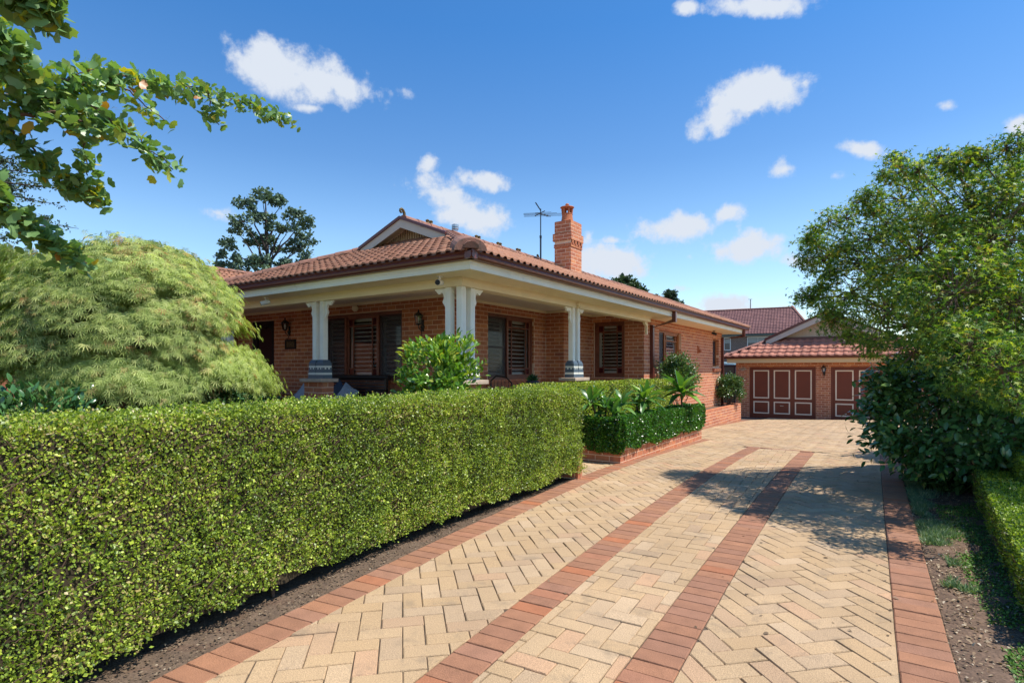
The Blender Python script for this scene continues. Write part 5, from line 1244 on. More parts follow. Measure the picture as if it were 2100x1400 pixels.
t = thing('umbrella_stand', 'dark iron stand holding the black umbrella beside the front door', 'stand', (-11.78, 7.42, ZF))
mb = MB(); mb.lathe(0, 0, [(.16, 0), (.17, .02), (.12, .03)], 14); tp(t, 'base', mb, 'black')
for zz in (.22, .40): q = MB(); q.tube([(.13*math.cos(a), .13*math.sin(a), zz) for a in np.linspace(0, 2*math.pi, 15)], .01, 5); tp(t, 'ring', q, 'black')
for k in range(5): a = k*1.256; q = MB(); q.tube([(.14*math.cos(a), .14*math.sin(a), .02), (.13*math.cos(a), .13*math.sin(a), .41)], .007, 5); tp(t, 'rod', q, 'black')
# pot with succulent on a small table, side porch
t = thing('side_table', 'small dark table on the side porch carrying the slate pot', 'table', (-5.75, 9.15, ZF))
mb = MB(); mb.lathe(0, 0, [(.24, .60), (.25, .62), (.25, .635)], 20); tp(t, 'table_top', mb, 'black')
for k in range(3): a = k*2.094+.3; q = MB(); q.tube([(.08*math.cos(a), .08*math.sin(a), .6), (.2*math.cos(a), .2*math.sin(a), 0)], .012, 6); tp(t, 'leg', q, 'black')
t = thing('potted_succulent', 'grey-green succulent in a slate blue round pot on the side porch', 'potted plant', (-5.75, 9.15, ZF+.637))
mb = MB(); mb.lathe(0, 0, [(.07, 0), (.105, .04), (.125, .11), (.125, .155), (.118, .165), (.105, .16)], 18); tp(t, 'pot', mb, 'slate')
n = 46; D = rndir(n); D[:, 2] = np.abs(D[:, 2])+.35; pf = ell(.28, .1, .05)
mm = instmesh('succulent_leaves', pf[0], pf[1], np.array([[0, 0, .15]]*n)+D*.02, frames(D, rndir(n)), RNG.uniform(.09, .15, n), RNG.random(n), L_['under']); add('succulent_leaves', mm, None, t, local=True, kind='stuff')
t = thing('patio_chair', 'black wire patio chair on the side porch, only its top showing', 'chair', (-6.10, 8.35, ZF))
mb = MB(); mb.tube([(-.22, .22, .42), (-.24, .26, .80), (-.12, .27, .90), (.12, .27, .86), (.24, .26, .76), (.22, .22, .42)], .014, 6)
for k in range(5): mb.tube([(-.16+k*.08, .24, .43), (-.16+k*.08, .265, .82)], .006, 4)
tp(t, 'backrest', mb, 'black'); mb = MB(); mb.box(-.23, .23, -.22, .22, .40, .425); tp(t, 'seat', mb, 'black')
for x in (-.2, .2):
    for y in (-.2, .2): q = MB(); q.tube([(x, y, .41), (x*1.1, y*1.1, 0)], .012, 5); tp(t, 'leg', q, 'black')
cushion('cushion', 'pale grey cushion lying against a dark chair by the clipped porch hedge', (-5.35, 9.95, 1.03), (R(-70), R(10), R(30)), 'greyfab', .44)
t = thing('patio_chair', 'dark patio chair under the grey cushion beside the porch hedge', 'chair', (-5.35, 9.95, ZF))
mb = MB(); mb.box(-.24, .24, -.24, .24, .50, .53); tp(t, 'seat', mb, 'black'); mb = MB(); mb.box(-.24, .24, .22, .25, .53, .64); tp(t, 'backrest', mb, 'black')
for x in (-.2, .2):
    for y in (-.2, .2): q = MB(); q.tube([(x, y, .5), (x, y, 0)], .014, 5); tp(t, 'leg', q, 'black')
# ------------------------------------------------------------------ gate between house and garage
t = thing('side_gate', 'beige side gate in a dark frame between the house and the garage', 'gate', (-6.0, 26.4, GB))
mb = MB(); mb.box(-.75, -.68, 0, .06, 0, 2.15).box(.50, .57, 0, .06, 0, 2.15).box(-.68, .50, 0, .06, 2.06, 2.15).box(.05, .10, .0, .055, 0, 2.06); tp(t, 'gate_frame', mb, mat('gate_brown', (.09, .045, .035), .6))
mb = MB(); mb.box(-.68, .05, .01, .04, 0, 2.06); tp(t, 'board_panel', mb, 'plaster'); mb = MB()
for k in range(6): q = MB(); q.box(.10+k*.066, .14+k*.066, .01, .04, 0, 2.06); tp(t, 'slat', q, 'steel')
mb = MB(); mb.lathe(-.25, -.03, [(.03, 1.72), (.035, 1.76), (.02, 1.8)], 8); tp(t, 'gate_light', mb, 'louvre')
t = thing('shed', 'pale metal roofed shed showing between the house and the garage', 'shed', (-10.5, 33, GB))
mb = MB(); mb.box(-2.0, 3.6, 0, 4, 0, 2.2); tp(t, 'wall', mb, 'plaster')
mb = MB(); mb.q([(-2.2, -.3, 2.75), (3.9, -.3, 2.05), (3.9, 4.3, 2.05), (-2.2, 4.3, 2.75), (-2.2, -.3, 2.82), (3.9, -.3, 2.12), (3.9, 4.3, 2.12), (-2.2, 4.3, 2.82)], BXF)
for k in range(14): 
    y = -.25+k*.34; mb.q([(-2.2, y, 2.82), (3.9, y, 2.12), (3.9, y+.06, 2.12), (-2.2, y+.06, 2.82), (-2.2, y, 2.86), (3.9, y, 2.16), (3.9, y+.06, 2.16), (-2.2, y+.06, 2.86)], BXF)
tp(t, 'roof', mb, 'palemetal')
# ------------------------------------------------------------------ neighbour's two storey house
def P_(px, py, d): r_ = (px-CX)*d/F; x, y = W(r_, d); return Vector((x, y, EYE+(HY-py)*d/F))
nb = thing('neighbour_house', 'two storey dark brick house with purple brown tiled roof beyond the garage', 'house', (*W(20, 62), -.55))
e0, e1 = P_(1330, 689, 66), P_(1668, 681, 58); e0.z = e1.z = 5.3
r0, r1 = P_(1400, 640, 70.5), P_(1642, 628, 63.5); r0.z = r1.z = 8.35
ea = (e1-e0).normalized(); hz = Vector((-ea.y, ea.x, 0)); 
if hz.dot(Vector((*W(0, 1), 0))) < 0: hz = -hz
dep_ = 4.9; rise = 3.05; sl = (hz*dep_+Vector((0, 0, rise))); Lsl = sl.length; Len = (e1-e0).length
mb = MB(); a = e0; b = e1-ea*.0; mb.q([a, b, b-ea*2.0+sl, a+sl], [(0, 1, 2, 3)]); mb.q([b, b+hz*9.8, b-ea*2+sl], [(0, 1, 2)]); mb.q([a+sl, b-ea*2+sl, b+hz*9.8, a+hz*9.8], [(0, 1, 2, 3)])
nr_ = add('roof', mb.me('roof', M_['tile_old']), None, nb)
nt = mat('dark_tile', None, .75, ramp=[(0, (.20, .09, .085)), (.5, (.25, .115, .105)), (1, (.17, .075, .075))], noise=(.8, .15), rand=1)
tl = tiles(nr_, e0-sl.normalized()*.1, ea, sl, Len, Lsl, lambda u, v: u < Len-.1-v/Lsl*2.0, None, w=.30, l=.36, stag=0)
place_tiles(nr_, tl, nt, 120, w=.30, l=.36); ridge_caps(nr_, e0+sl+Vector((0, 0, .05)), e1-ea*2.0+sl+Vector((0, 0, .05)), m=M_['tile_old'], rad=.13, step=.4)
ridge_caps(nr_, e1+Vector((0, 0, .05)), e1-ea*2.0+sl+Vector((0, 0, .05)), m=M_['tile_old'], rad=.13, step=.4)
gq = e1-ea*2.0+sl; mb = MB(); mb.q([gq+ea*.15-Vector((0, 0, 1.1))-hz*1.7, gq+ea*.15-Vector((0, 0, 1.1))+hz*1.7, gq+ea*.15-Vector((0, 0, .05))], [(0, 1, 2)]); add('gablet', mb.me('gablet', M_['winwhite']), None, nr_)
BT = bpy.data.materials.new('far_brickwork'); BT.use_nodes = True; _t = BT.node_tree; _bt = _t.nodes.new('ShaderNodeTexBrick'); _g = _t.nodes.new('ShaderNodeUVMap')
_bt.inputs['Color1'].default_value = (.09, .045, .04, 1); _bt.inputs['Color2'].default_value = (.035, .022, .022, 1); _bt.inputs['Mortar'].default_value = (.30, .26, .22, 1); _bt.inputs['Scale'].default_value = 1; _bt.inputs['Mortar Size'].default_value = .014; _bt.inputs['Brick Width'].default_value = .24; _bt.inputs['Row Height'].default_value = .086; _bt.inputs['Bias'].default_value = .1
_t.links.new(_g.outputs[0], _bt.inputs['Vector']); _t.links.new(_bt.outputs['Color'], _t.nodes['Principled BSDF'].inputs['Base Color'])
wl_ = e0+hz*.6; mb = MB(); zt = 5.12
q = [wl_+ea*s for s in (0, Len)]; mb.q([(q[0].x, q[0].y, -.6), (q[1].x, q[1].y, -.6), (q[1].x, q[1].y, zt), (q[0].x, q[0].y, zt)], [(0, 1, 2, 3)])
me = mb.me('wall', BT); uv = me.uv_layers.new(name='UVMap'); 
for i, c in enumerate(((0, 0), (Len, 0), (Len, zt+.6), (0, zt+.6))): uv.data[i].uv = c
add('wall', me, None, nb)
def nbox(s0, s1, n0, n1, z0, z1):
    P = [wl_+ea*s-hz*n+Vector((0, 0, z-wl_.z)) for z in (z0, z1) for (s, n) in ((s0, n0), (s1, n0), (s1, n1), (s0, n1))]; m = MB(); m.q(P, [(0, 3, 2, 1), (4, 5, 6, 7), (0, 1, 5, 4), (1, 2, 6, 5), (2, 3, 7, 6), (3, 0, 4, 7)]); return m
def along(px):     # where a sight line meets the wall
    best_ = min((abs(CX+F*RD(*(wl_+ea*s)[:2])[0]/RD(*(wl_+ea*s)[:2])[1]-px), s) for s in np.arange(0, Len, .05)); return best_[1]
add('gutter', nbox(-.3, Len+.3, .55, .68, 5.05, 5.22).me('gutter', mat('green_gutter', (.05, .10, .09), .5)), None, nb)
add('soffit', nbox(0, Len, 0.01, .55, 5.03, 5.08).me('soffit', M_['winwhite']), None, nb)
for (pa, pb, zlo) in ((1534, 1553, 3.0), (1555, 1578, 3.0), (1486, 1497, 3.6)):
    s0, s1 = along(pa), along(pb); f = nbox(s0-.08, s1+.08, 0, .05, zlo-.08, 4.95); fr = add('window', f.me('window', M_['winwhite']), None, nb)
    add('pane', nbox(s0, s1, .051, .06, zlo, 4.85).me('pane', M_['solar']), None, fr); add('blind', nbox(s0+.02, s1-.02, .061, .065, 4.3, 4.83).me('blind', mat('pale_blind', (.30, .36, .36), .6)), None, fr)
fl = P_(1539, 640, 66); t = thing('roof_flue', 'thin black vent pipe with cross cap on the neighbouring ridge', 'flue', fl-Vector((0, 0, .6)))
mb = MB(); mb.tube([(0, 0, 0), (0, 0, 2.1)], .045, 6); tp(t, 'pipe', mb, 'darksteel'); mb = MB(); mb.tube([rt_*-.25+Vector((0, 0, 2.1)), rt_*.2+Vector((0, 0, 2.12))], .03, 5); tp(t, 'cap', mb, 'darksteel')
fl = P_(1632, 629, 63.5); t = thing('tv_aerial', 'small flat aerial on the far right end of the neighbouring ridge', 'aerial', fl-Vector((0, 0, .5)))
mb = MB(); mb.tube([(0, 0, 0), (0, 0, .95)], .03, 5); tp(t, 'mast', mb, 'darksteel')
for (z, hl) in ((.9, .6), (.78, .4)): mb = MB(); mb.tube([rt_*-hl+Vector((0, 0, z+.05)), Vector((0, 0, z)), rt_*hl+Vector((0, 0, z+.08))], .03, 5); tp(t, 'dipole', mb, 'darksteel')
# ------------------------------------------------------------------ hedges
UP = np.array([0, 0, 1.])
def hedge(name, label, cpts, thick, z0, z1, leafmat, n, lsz, proto=RHr, core='darkgreen_core', ends=True, faces='ftbe', rough=.03, dens=None, group=None, hang=0.0, twigs=0, tintf=None, bend=0, objs=0, lean=None, shoots=0):
    """cpts: front edge as world points, far end last; the hedge lies to the left of the walk"""
    c = [np.array(p, float) for p in cpts]; seg = [np.linalg.norm(c[i+1]-c[i]) for i in range(len(c)-1)]; L = sum(seg)
    def at(s):
        for i, l in enumerate(seg):
            if s <= l or i == len(seg)-1:
                t = (c[i+1]-c[i])/l; return c[i]+t*s, t
            s -= l
    th = thing(name, label, 'hedge', (*(c[0]+c[-1])/2, gw(*((c[0]+c[-1])/2))), group=group)
    H = z1-z0; ar = {'f': L*H, 't': L*thick, 'b': L*H*.3, 'e': thick*H, 's': thick*H}; fs = list(faces); w = np.array([ar[k] for k in fs]); w /= w.sum()
    ch = RNG.choice(len(fs), size=n, p=w); P = np.zeros((n, 3)); N = np.zeros((n, 3))
    s = RNG.random(n)*L; a = RNG.random(n); 
    pos = np.zeros((n, 2)); tan = np.zeros((n, 2))
    cum = np.concatenate([[0], np.cumsum(seg)])
    for i in range(len(seg)):
        mk = (s >= cum[i]) & (s <= cum[i+1]+1e-9); t = (c[i+1]-c[i])/seg[i]; pos[mk] = c[i]+t*(s[mk]-cum[i])[:, None]; tan[mk] = t
    nl = np.stack([-tan[:, 1], tan[:, 0]], 1)                    # to the left: into the hedge
    for k, f in enumerate(fs):
        m = ch == k
        if f == 'f': P[m, :2] = pos[m]; P[m, 2] = z0+H*a[m]; N[m, :2] = -nl[m]
        if f == 'b': P[m, :2] = pos[m]+nl[m]*thick; P[m, 2] = z0+H*(.6+.4*a[m]); N[m, :2] = nl[m]
        if f == 't': P[m, :2] = pos[m]+nl[m]*(thick*a[m])[:, None]; P[m, 2] = z1; N[m, 2] = 1
        if f == 'e': P[m, :2] = c[-1]+nl[m][:, :]*0+np.array([-(c[-1]-c[-2])[1], (c[-1]-c[-2])[0]])/seg[-1]*(thick*a[m])[:, None]; P[m, 2] = z0+H*RNG.random(m.sum()); N[m, :2] = (c[-1]-c[-2])/seg[-1]
        if f == 's': P[m, :2] = c[0]+np.array([-(c[1]-c[0])[1], (c[1]-c[0])[0]])/seg[0]*(thick*a[m])[:, None]; P[m, 2] = z0+H*RNG.random(m.sum()); N[m, :2] = -(c[1]-c[0])/seg[0]
    if lean:                                                     # the trimmed face leans back towards the near end
        k_ = np.interp(s, [0, lean[1]], [lean[0], 0])*np.clip((P[:, 2]-z0)/H, 0, 1)*(ch != (fs.index('b') if 'b' in fs else -1)); P[:, :2] += nl*k_[:, None]
    if shoots:
        cs = RNG.random(shoots)*0; pick = RNG.choice(n, shoots); kk = RNG.integers(0, shoots, shoots*9); src = pick[kk]
        Q = P[src]+N[src]*(RNG.random((len(src), 1))*np.where(N[src][:, 2:3] > .5, .028, .055))+RNG.normal(0, .009, (len(src), 3)); P = np.concatenate([P, Q]); N = np.concatenate([N, N[src]]); ch = np.concatenate([ch, ch[src]]); s = np.concatenate([s, s[src]]); n0_ = n; n = len(P)
    else: n0_ = n
    # rounded arris, uneven surface, thin bottom
    bump = nfield(P, 3.1)*.5+nfield(P, 8.3, 3)*.35+nfield(P, 19, 5)*.2
    dz = np.clip((P[:, 2]-(z1-.05))/.05, 0, 1); P[:, :2] -= N[:, :2]*(dz**2*.03)[:, None]
    P += N*(bump*rough)[:, None]
    dep_ = RNG.exponential(.024, n); dep_[n0_:] = 0; P -= N*np.minimum(dep_, .07)[:, None]
    low = (ch == fs.index('f')) if 'f' in fs else np.zeros(n, bool)
    edge = z0+.05+.05*nfield(np.stack([s*1.0, s*0, s*0], 1), 4.0)+.03*nfield(np.stack([s, s*0, s*0], 1), 13.)
    keep = ~(low & (P[:, 2] < edge))
    if hang: pass
    bare = (nfield(P, 4.6, 9)+.6*nfield(P, 11, 2)) < -.92
    keep &= ~(bare & (RNG.random(n) < .6) & (N[:, 2] < .5))
    P, N, ch = P[keep], N[keep], ch[keep]; n = len(P)
    D = rndir(n)*.9+N*.55+UP*.35; Nn = N*.75+rndir(n)*.75+UP*.25
    t = .46+.20*nfield(P, 2.3, 4)+.20*nfield(P, 7, 8)+RNG.normal(0, .27, n)
    t = np.where(RNG.random(n) < .05, .97, np.clip(t, .02, .93))
    if tintf: t = tintf(P, N, t)
    sz = lsz*RNG.lognormal(0, .25, n)
    leaves(th, 'foliage', proto, P, D, Nn, sz, t, leafmat, objs=objs)
    # solid dark core added inside the leaves to block light
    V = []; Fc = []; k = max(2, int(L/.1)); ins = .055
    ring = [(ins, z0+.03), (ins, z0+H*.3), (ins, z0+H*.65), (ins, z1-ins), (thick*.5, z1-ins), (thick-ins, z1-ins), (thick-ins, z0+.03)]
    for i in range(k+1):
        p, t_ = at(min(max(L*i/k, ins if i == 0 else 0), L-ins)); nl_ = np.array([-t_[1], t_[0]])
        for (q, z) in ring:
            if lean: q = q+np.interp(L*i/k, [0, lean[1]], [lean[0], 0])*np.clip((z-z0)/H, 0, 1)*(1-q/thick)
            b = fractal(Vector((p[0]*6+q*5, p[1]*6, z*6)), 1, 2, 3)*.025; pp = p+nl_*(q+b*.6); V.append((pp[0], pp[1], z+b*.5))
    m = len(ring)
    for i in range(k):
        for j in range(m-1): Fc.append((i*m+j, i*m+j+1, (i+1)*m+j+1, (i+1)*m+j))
    me = pyd('light_block_core', V, Fc+[tuple(range(m)), tuple(k*m+j for j in range(m))][:2], m=M_[core]); add('light_block_core', me, None, th, kind='stuff')
    if twigs:
        mb = MB()
        for _ in range(twigs):
            p, t_ = at(random.uniform(0, L)); nl_ = np.array([-t_[1], t_[0]]); z = random.uniform(z0+.05, z1-.05); q = p+nl_*random.uniform(-.005, .05)
            a = Vector((q[0], q[1], z)); d = Vector((t_[0]*random.gauss(0, .6)-nl_[0]*.35, t_[1]*random.gauss(0, .6)-nl_[1]*.35, random.uniform(.2, 1))).normalized(); l = random.uniform(.03, .09)
            mb.tube([a, a+d*l*.5+Vector((0, 0, .004)), a+d*l], [.0026, .002, .001], 4, cap=False)
        for _ in range(int(L*7)):
            p, t_ = at(random.uniform(0, L)); nl_ = np.array([-t_[1], t_[0]]); q = p+nl_*random.uniform(.12, thick*.7); mb.tube([(q[0], q[1], gw(*q)-.02), (q[0]+random.gauss(0, .02), q[1]+random.gauss(0, .02), z0+.15)], [.012, .009], 5)
        add('twigs', mb.me('twigs', M_['twig']), None, th, kind='stuff')
    return th
def hl(r_, d): return W(r_, d)
def front(d): return -2.22+(d-2.44)*.637
hedge('clipped_hedge', 'long waist-high clipped hedge with yellow green tips running beside the driveway', [hl(-2.62, .9), hl(-1.88, 2.5), hl(-.98, 4.38), hl(front(7.40)-.02, 7.40)], .70, .05, 1.155, L_['box'], 290000, .0160, core='brown_core', faces='ftbe', rough=.048, twigs=1800, lean=(.45, 4.2), shoots=3200)
def paler(P, N, t): return np.clip(t*.8+.22+.1*(N[:, 2] > .5), 0, .93)
hedge('clipped_hedge', 'clipped pale green hedge along the side porch behind the frangipani plants', [(-4.30, 7.15), (-4.30, 10), (-4.30, 13.0)], .5, .2, 1.175, L_['box'], 60000, .022, faces='ftes', rough=.03, tintf=paler)
hedge('planter_hedge', 'glossy dark green clipped hedge spilling over the low brick planter edge', [(-3.40, PLY0+.0), (-3.40, PLY1+.05)], .46, .12, .66, L_['murraya'], 42000, .030, proto=RHr, rough=.055, faces='fts', group=None)
hedge('planter_hedge', 'glossy green hedge return facing the path across the front of the brick planter', [(-5.2, PLY0-.05), (-3.42, PLY0-.05)], .42, .12, .655, L_['murraya'], 19000, .030, rough=.05, faces='ft')
def bright(P, N, t): return np.clip(t+.25, 0, .98)
hedge('low_hedge', 'low bright green box hedge beside the soil bed on the right edge of the drive', [hl(5.02, 6.12), hl(2.7, 2.9)], .62, .0, .335, L_['boxlow'], 52000, .017, core='darkgreen_core', faces='fts', rough=.025, tintf=bright, twigs=300)
hedge('low_hedge', 'second low bright green box hedge just behind, under the maple at the right edge', [hl(6.05, 7.0), hl(4.9, 5.4)], .6, .0, .52, L_['boxlow'], 20000, .018, faces='fts', rough=.03, tintf=bright)
# ------------------------------------------------------------------ trees and shrubs
def limb_path(a, b, sag=0, wob=.06, n=6):
    a, b = Vector(a), Vector(b); L = (b-a).length; out = []
    for i in range(n+1):
        t = i/n; p = a.lerp(b, t)+Vector((random.gauss(0, wob), random.gauss(0, wob), random.gauss(0, wob*.6)))*L*.5*math.sin(math.pi*t); p.z += sag*math.sin(math.pi*t)*L; out.append(p)
    return out
def cr(pts, u):
    x = u*(len(pts)-1); i = min(int(x), len(pts)-2); return Vector(pts[i]).lerp(Vector(pts[i+1]), x-i)
# weeping maple ------------------------------------------------
MC = P_(265, 700, 6.7); MC.z = 0
wm = thing('weeping_maple', 'weeping lace-leaved maple with a domed pale green crown behind the long hedge', 'tree', (MC.x, MC.y, 0))
rt3, fw3 = np.array([*W(1, 0), 0]), np.array([*W(0, 1), 0])
def dome(n, c, rx, ry, z0, z1):
    """points on a mounded dome made of overlapping drooping lobes; c in (right, depth)"""
    P = []; N = []; lob = []
    for k in range(150):
        a = random.uniform(0, 2*math.pi); e = math.asin(random.uniform(.05, 1)); q = Vector((math.cos(a)*math.cos(e), math.sin(a)*math.cos(e), math.sin(e)))
        lob.append((c[0]+q.x*rx*.86, c[1]+q.y*ry*.86, z0+(z1-z0)*(q.z**.75*.9), random.uniform(.20, .42)))
    lob = np.array(lob); k = RNG.integers(0, len(lob), n); d = rndir(n); d[:, 2] = np.abs(d[:, 2])*.9-.25
    P = lob[k, :3]+d*lob[k, 3:4]*np.array([1, 1, .7])*(RNG.uniform(.72, 1.12, (n, 1))); 
    return P, d, lob
def to_world(P): return np.stack([P[:, 0]*VX[0]+P[:, 1]*VX[1], P[:, 0]*VR[0]+P[:, 1]*VR[1], P[:, 2]], 1)
def dir_world(D): return to_world(D)
LC = []
allP = []; allN = []
for (c, rx, ry, z0, z1, n) in (((-4.62, 6.85), 1.28, 1.3, 1.15, 3.02, 44000), ((-6.35, 6.7), 1.25, 1.3, 1.0, 2.98, 24000), ((-3.80, 7.1), .55, .7, 1.12, 1.62, 9000), ((-4.35, 6.15), .70, .5, 1.02, 1.55, 8000)):
    P, d, lob = dome(n, c, rx, ry, z0, z1); inside = ((P[:, 0]-c[0])/rx)**2+((P[:, 1]-c[1])/ry)**2+((P[:, 2]-z0)/(z1-z0))**2 < .62
    P, d = P[~inside], d[~inside]; allP.append(P); allN.append(d); LC += list(lob)
P = np.concatenate(allP); N = np.concatenate(allN)
out = P-np.array([-4.7, 7.0, 1.6]); out /= np.linalg.norm(out, axis=1, keepdims=True)
D = out*.55+rndir(len(P))*.35; D[:, 2] -= .95; Nn = out+rndir(len(P))*.4+UP*.5
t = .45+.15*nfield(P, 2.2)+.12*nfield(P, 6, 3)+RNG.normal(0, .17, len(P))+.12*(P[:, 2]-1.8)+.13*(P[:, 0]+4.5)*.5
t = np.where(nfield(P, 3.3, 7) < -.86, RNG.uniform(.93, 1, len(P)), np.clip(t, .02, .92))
kp = (nfield(P, 4.2, 11)+.5*nfield(P, 9, 3)) < .72; P, D, Nn, t = P[kp]+RNG.normal(0, .03, (kp.sum(), 3)), D[kp], Nn[kp], t[kp]
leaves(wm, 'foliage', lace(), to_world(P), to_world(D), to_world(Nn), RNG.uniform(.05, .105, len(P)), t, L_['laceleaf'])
mb = MB(); tb = Vector((*W(-4.86, 6.75), -.02))
mb.tube([tb, tb+Vector((.02, .03, .5)), tb+Vector((.05, .0, 1.0)), tb+Vector((0, .05, 1.5))], [.12, .10, .085, .06], 9); add('trunk', mb.me('trunk', M_['bark'], True), None, wm)
mb = MB(); random.shuffle(LC)
for lb in LC[:60]:
    e = Vector((*W(lb[0], lb[1]), lb[2]-.05)); s = tb+Vector((0, 0, random.uniform(.7, 1.5))); pt = limb_path(s, e, .18, .10); mb.tube(pt, [.035, .03, .024, .018, .012, .008, .005], 5, cap=False)
add('branches', mb.me('branches', M_['bark']), None, wm)
# ginkgo --------------------------------------------------------
gk = thing('ginkgo_tree', 'ginkgo tree reaching leafy fan-leaved branches across the upper left sky', 'tree', (*W(-4.9, 2.3), 0))
gb0 = Vector((*W(-4.9, 2.3), 0)); mb = MB(); mb.tube([gb0+Vector((0, 0, -.05)), gb0+Vector((.05, .05, 1.5)), gb0+Vector((0, .1, 3.2)), gb0+Vector((.05, .05, 5.0))], [.16, .13, .10, .05], 10); add('trunk', mb.me('trunk', M_['bark'], True), None, gk)
GBR = [  # (px, py, depth) way-points, leafiness
 ([(-420, 200, 2.5), (-60, 190, 2.7), (90, 205, 2.9), (210, 150, 3.1), (330, 170, 3.4), (430, 190, 3.8), (520, 215, 4.2), (598, 250, 4.5)], 1.0),
 ([(90, 205, 2.9), (190, 215, 2.9), (240, 260, 2.9), (300, 300, 3.0), (355, 345, 3.1)], 1.2),
 ([(210, 150, 3.1), (290, 210, 3.2), (345, 255, 3.3)], .8),
 ([(-420, 250, 2.6), (-40, 235, 2.8), (30, 275, 2.9), (90, 330, 3.0), (150, 370, 3.1), (205, 400, 3.2)], 1.0),
 ([(-420, 420, 2.6), (-60, 360, 2.7), (0, 410, 2.8), (45, 450, 2.9), (100, 490, 3.0), (180, 540, 3.1)], 1.0),
 ([(-420, 120, 2.3), (-60, 90, 2.4), (0, 70, 2.5), (20, 110, 2.6), (60, 170, 2.8)], 1.1),
 ([(-300, -120, 1.9), (-20, -60, 1.8), (55, -20, 1.8), (95, 20, 1.85)], .9),
 ([(-30, 150, 2.6), (60, 150, 2.8), (130, 165, 2.9), (190, 140, 3.0)], 1.1), ([(20, 240, 2.8), (120, 230, 2.85), (170, 250, 2.9), (200, 270, 2.9)], 1.1),
 ([(430, 190, 3.8), (430, 225, 3.85), (445, 255, 3.9)], .8), ([(165, 190, 3.0), (170, 260, 3.0), (172, 320, 3.05), (178, 360, 3.1)], .7)]
mb = MB(); LP = []; LD = []; LS = []
for pts, q in GBR:
    wp = [P_(*p) for p in pts]
    if pts[0][0] < -200: wp = [gb0+Vector((.02, .06, min(4.6, max(1.6, wp[0].z-.5))))]+wp
    n = 5*len(wp); path = [cr(wp, i/n)+Vector((random.gauss(0, .008), random.gauss(0, .008), random.gauss(0, .008))) for i in range(n+1)]
    r0 = .011 if q >= 1 else .006; mb.tube(path, [max(.003, r0*(1-i/n)**.8) for i in range(n+1)], 6, cap=False)
    L = sum((path[i+1]-path[i]).length for i in range(n)); k = int(L/.030)
    for i in range(k):
        u = i/k; p = cr(path, u)
        if pts[0][0] < -200 and u < .10: continue
        for _ in range(int(round(random.choice([4, 5, 6, 7])*q))):
            d = Vector((random.gauss(0, 1), random.gauss(0, 1), random.gauss(-.55, .75))).normalized()
            off = Vector((random.gauss(0, .022), random.gauss(0, .022), random.gauss(0, .022)))
            LP.append(p+off); LD.append(d); LS.append(random.uniform(.052, .088)*(.8 if u > .7 and len(pts) > 6 else 1))
add('branches', mb.me('branches', M_['twig']), None, gk)
LP, LD = np.array(LP), np.array(LD); n = len(LP); Nn = rndir(n)*.8+UP*.7
tt = np.clip(RNG.beta(2, 2.2, n)*.9, 0, .9); tt = np.where(RNG.random(n) < .03, RNG.uniform(.90, .99, n), tt)
leaves(gk, 'foliage', fan(), LP, LD, Nn, np.array(LS), tt, L_['ginkgo'], objs=300)
# right maple -----------------------------------------------------
mp = thing('maple_tree', 'green maple tree with star leaves leaning over the driveway on the right', 'tree', (*W(7.2, 8.2), gw(*W(7.2, 8.2))))
tb = Vector((*W(7.2, 8.2), -.05)); 
hubs = []
HP = [(1700, 470, 8.2, .42), (1745, 600, 8.0, .5), (1770, 540, 8.3, .5), (1800, 440, 8.5, .5), (1850, 350, 8.6, .40), (1690, 535, 8.1, .3), (1715, 650, 7.9, .28), (1820, 640, 7.8, .55), (1880, 520, 8.0, .6), (1930, 420, 8.2, .6), (1990, 360, 8.3, .5), (2060, 340, 8.2, .45), (1900, 660, 7.8, .4), (1960, 600, 7.6, .6), (2040, 480, 7.8, .6), (2080, 620, 7.6, .5), (2120, 420, 8.0, .6), (1990, 720, 7.0, .35), (2060, 760, 6.8, .32), (1870, 725, 7.4, .22), (2010, 800, 7.6, .14), (1960, 812, 7.5, .10), (2080, 820, 7.6, .18), (1850, 600, 9.0, .6), (1920, 560, 9.3, .7), (2010, 640, 9.2, .8), (2140, 560, 8.8, .9), (2200, 640, 8.0, .6), (2250, 450, 8.6, .9), (1790, 700, 8.2, .3), (2130, 320, 8.4, .5), (1785, 372, 8.6, .22), (1668, 478, 8.2, .18), (1895, 318, 8.5, .16), (2075, 312, 8.4, .2), (1680, 610, 8.0, .18), (2160, 740, 7.6, .4)]
for (px, py, d, r_) in HP:
    d = d-max(0, min(1, (px-1650)/300))*1.9-.6; r_ *= .86; top_ = np.interp(px, [1640, 1700, 1785, 1805, 1835, 1900, 2000, 2100], [482, 462, 456, 392, 350, 338, 328, 306]); py = max(py, top_+1.08*r_*F/d); bot_ = np.interp(px, [1640, 1700, 1780, 1900, 2000, 2100], [660, 695, 735, 780, 830, 860]); r_ = min(r_, max(.08, (bot_-py)/1.12*d/F)); py = min(py, bot_-1.1*r_*F/d)
    hubs.append((P_(px, py, d), r_))
for q in ((6.4, 5.0, 3.2, .7), (6.9, 4.3, 3.3, .7), (6.0, 4.4, 2.9, .5), (7.3, 5.6, 3.4, .8), (5.9, 5.6, 3.2, .45), (6.6, 3.4, 3.0, .5)): hubs.append((Vector((*W(q[0], q[1]), q[2])), q[3]))
for (px, py) in ((1655, 490), (1672, 470), (1700, 452), (1735, 448), (1665, 602), (1650, 610), (1690, 590), (1700, 645), (1782, 402), (1835, 326), (1850, 352), (1885, 348), (1925, 322), (1965, 338), (2012, 326), (2062, 304), (2090, 296), (1770, 412), (1790, 436), (1728, 508), (1650, 530), (1740, 690), (1812, 360), (1990, 318), (1950, 345), (1700, 560)):
    hubs.append((P_(px, py, 7.35-max(0, min(1, (px-1650)/300))*2.1), random.uniform(.07, .15)))
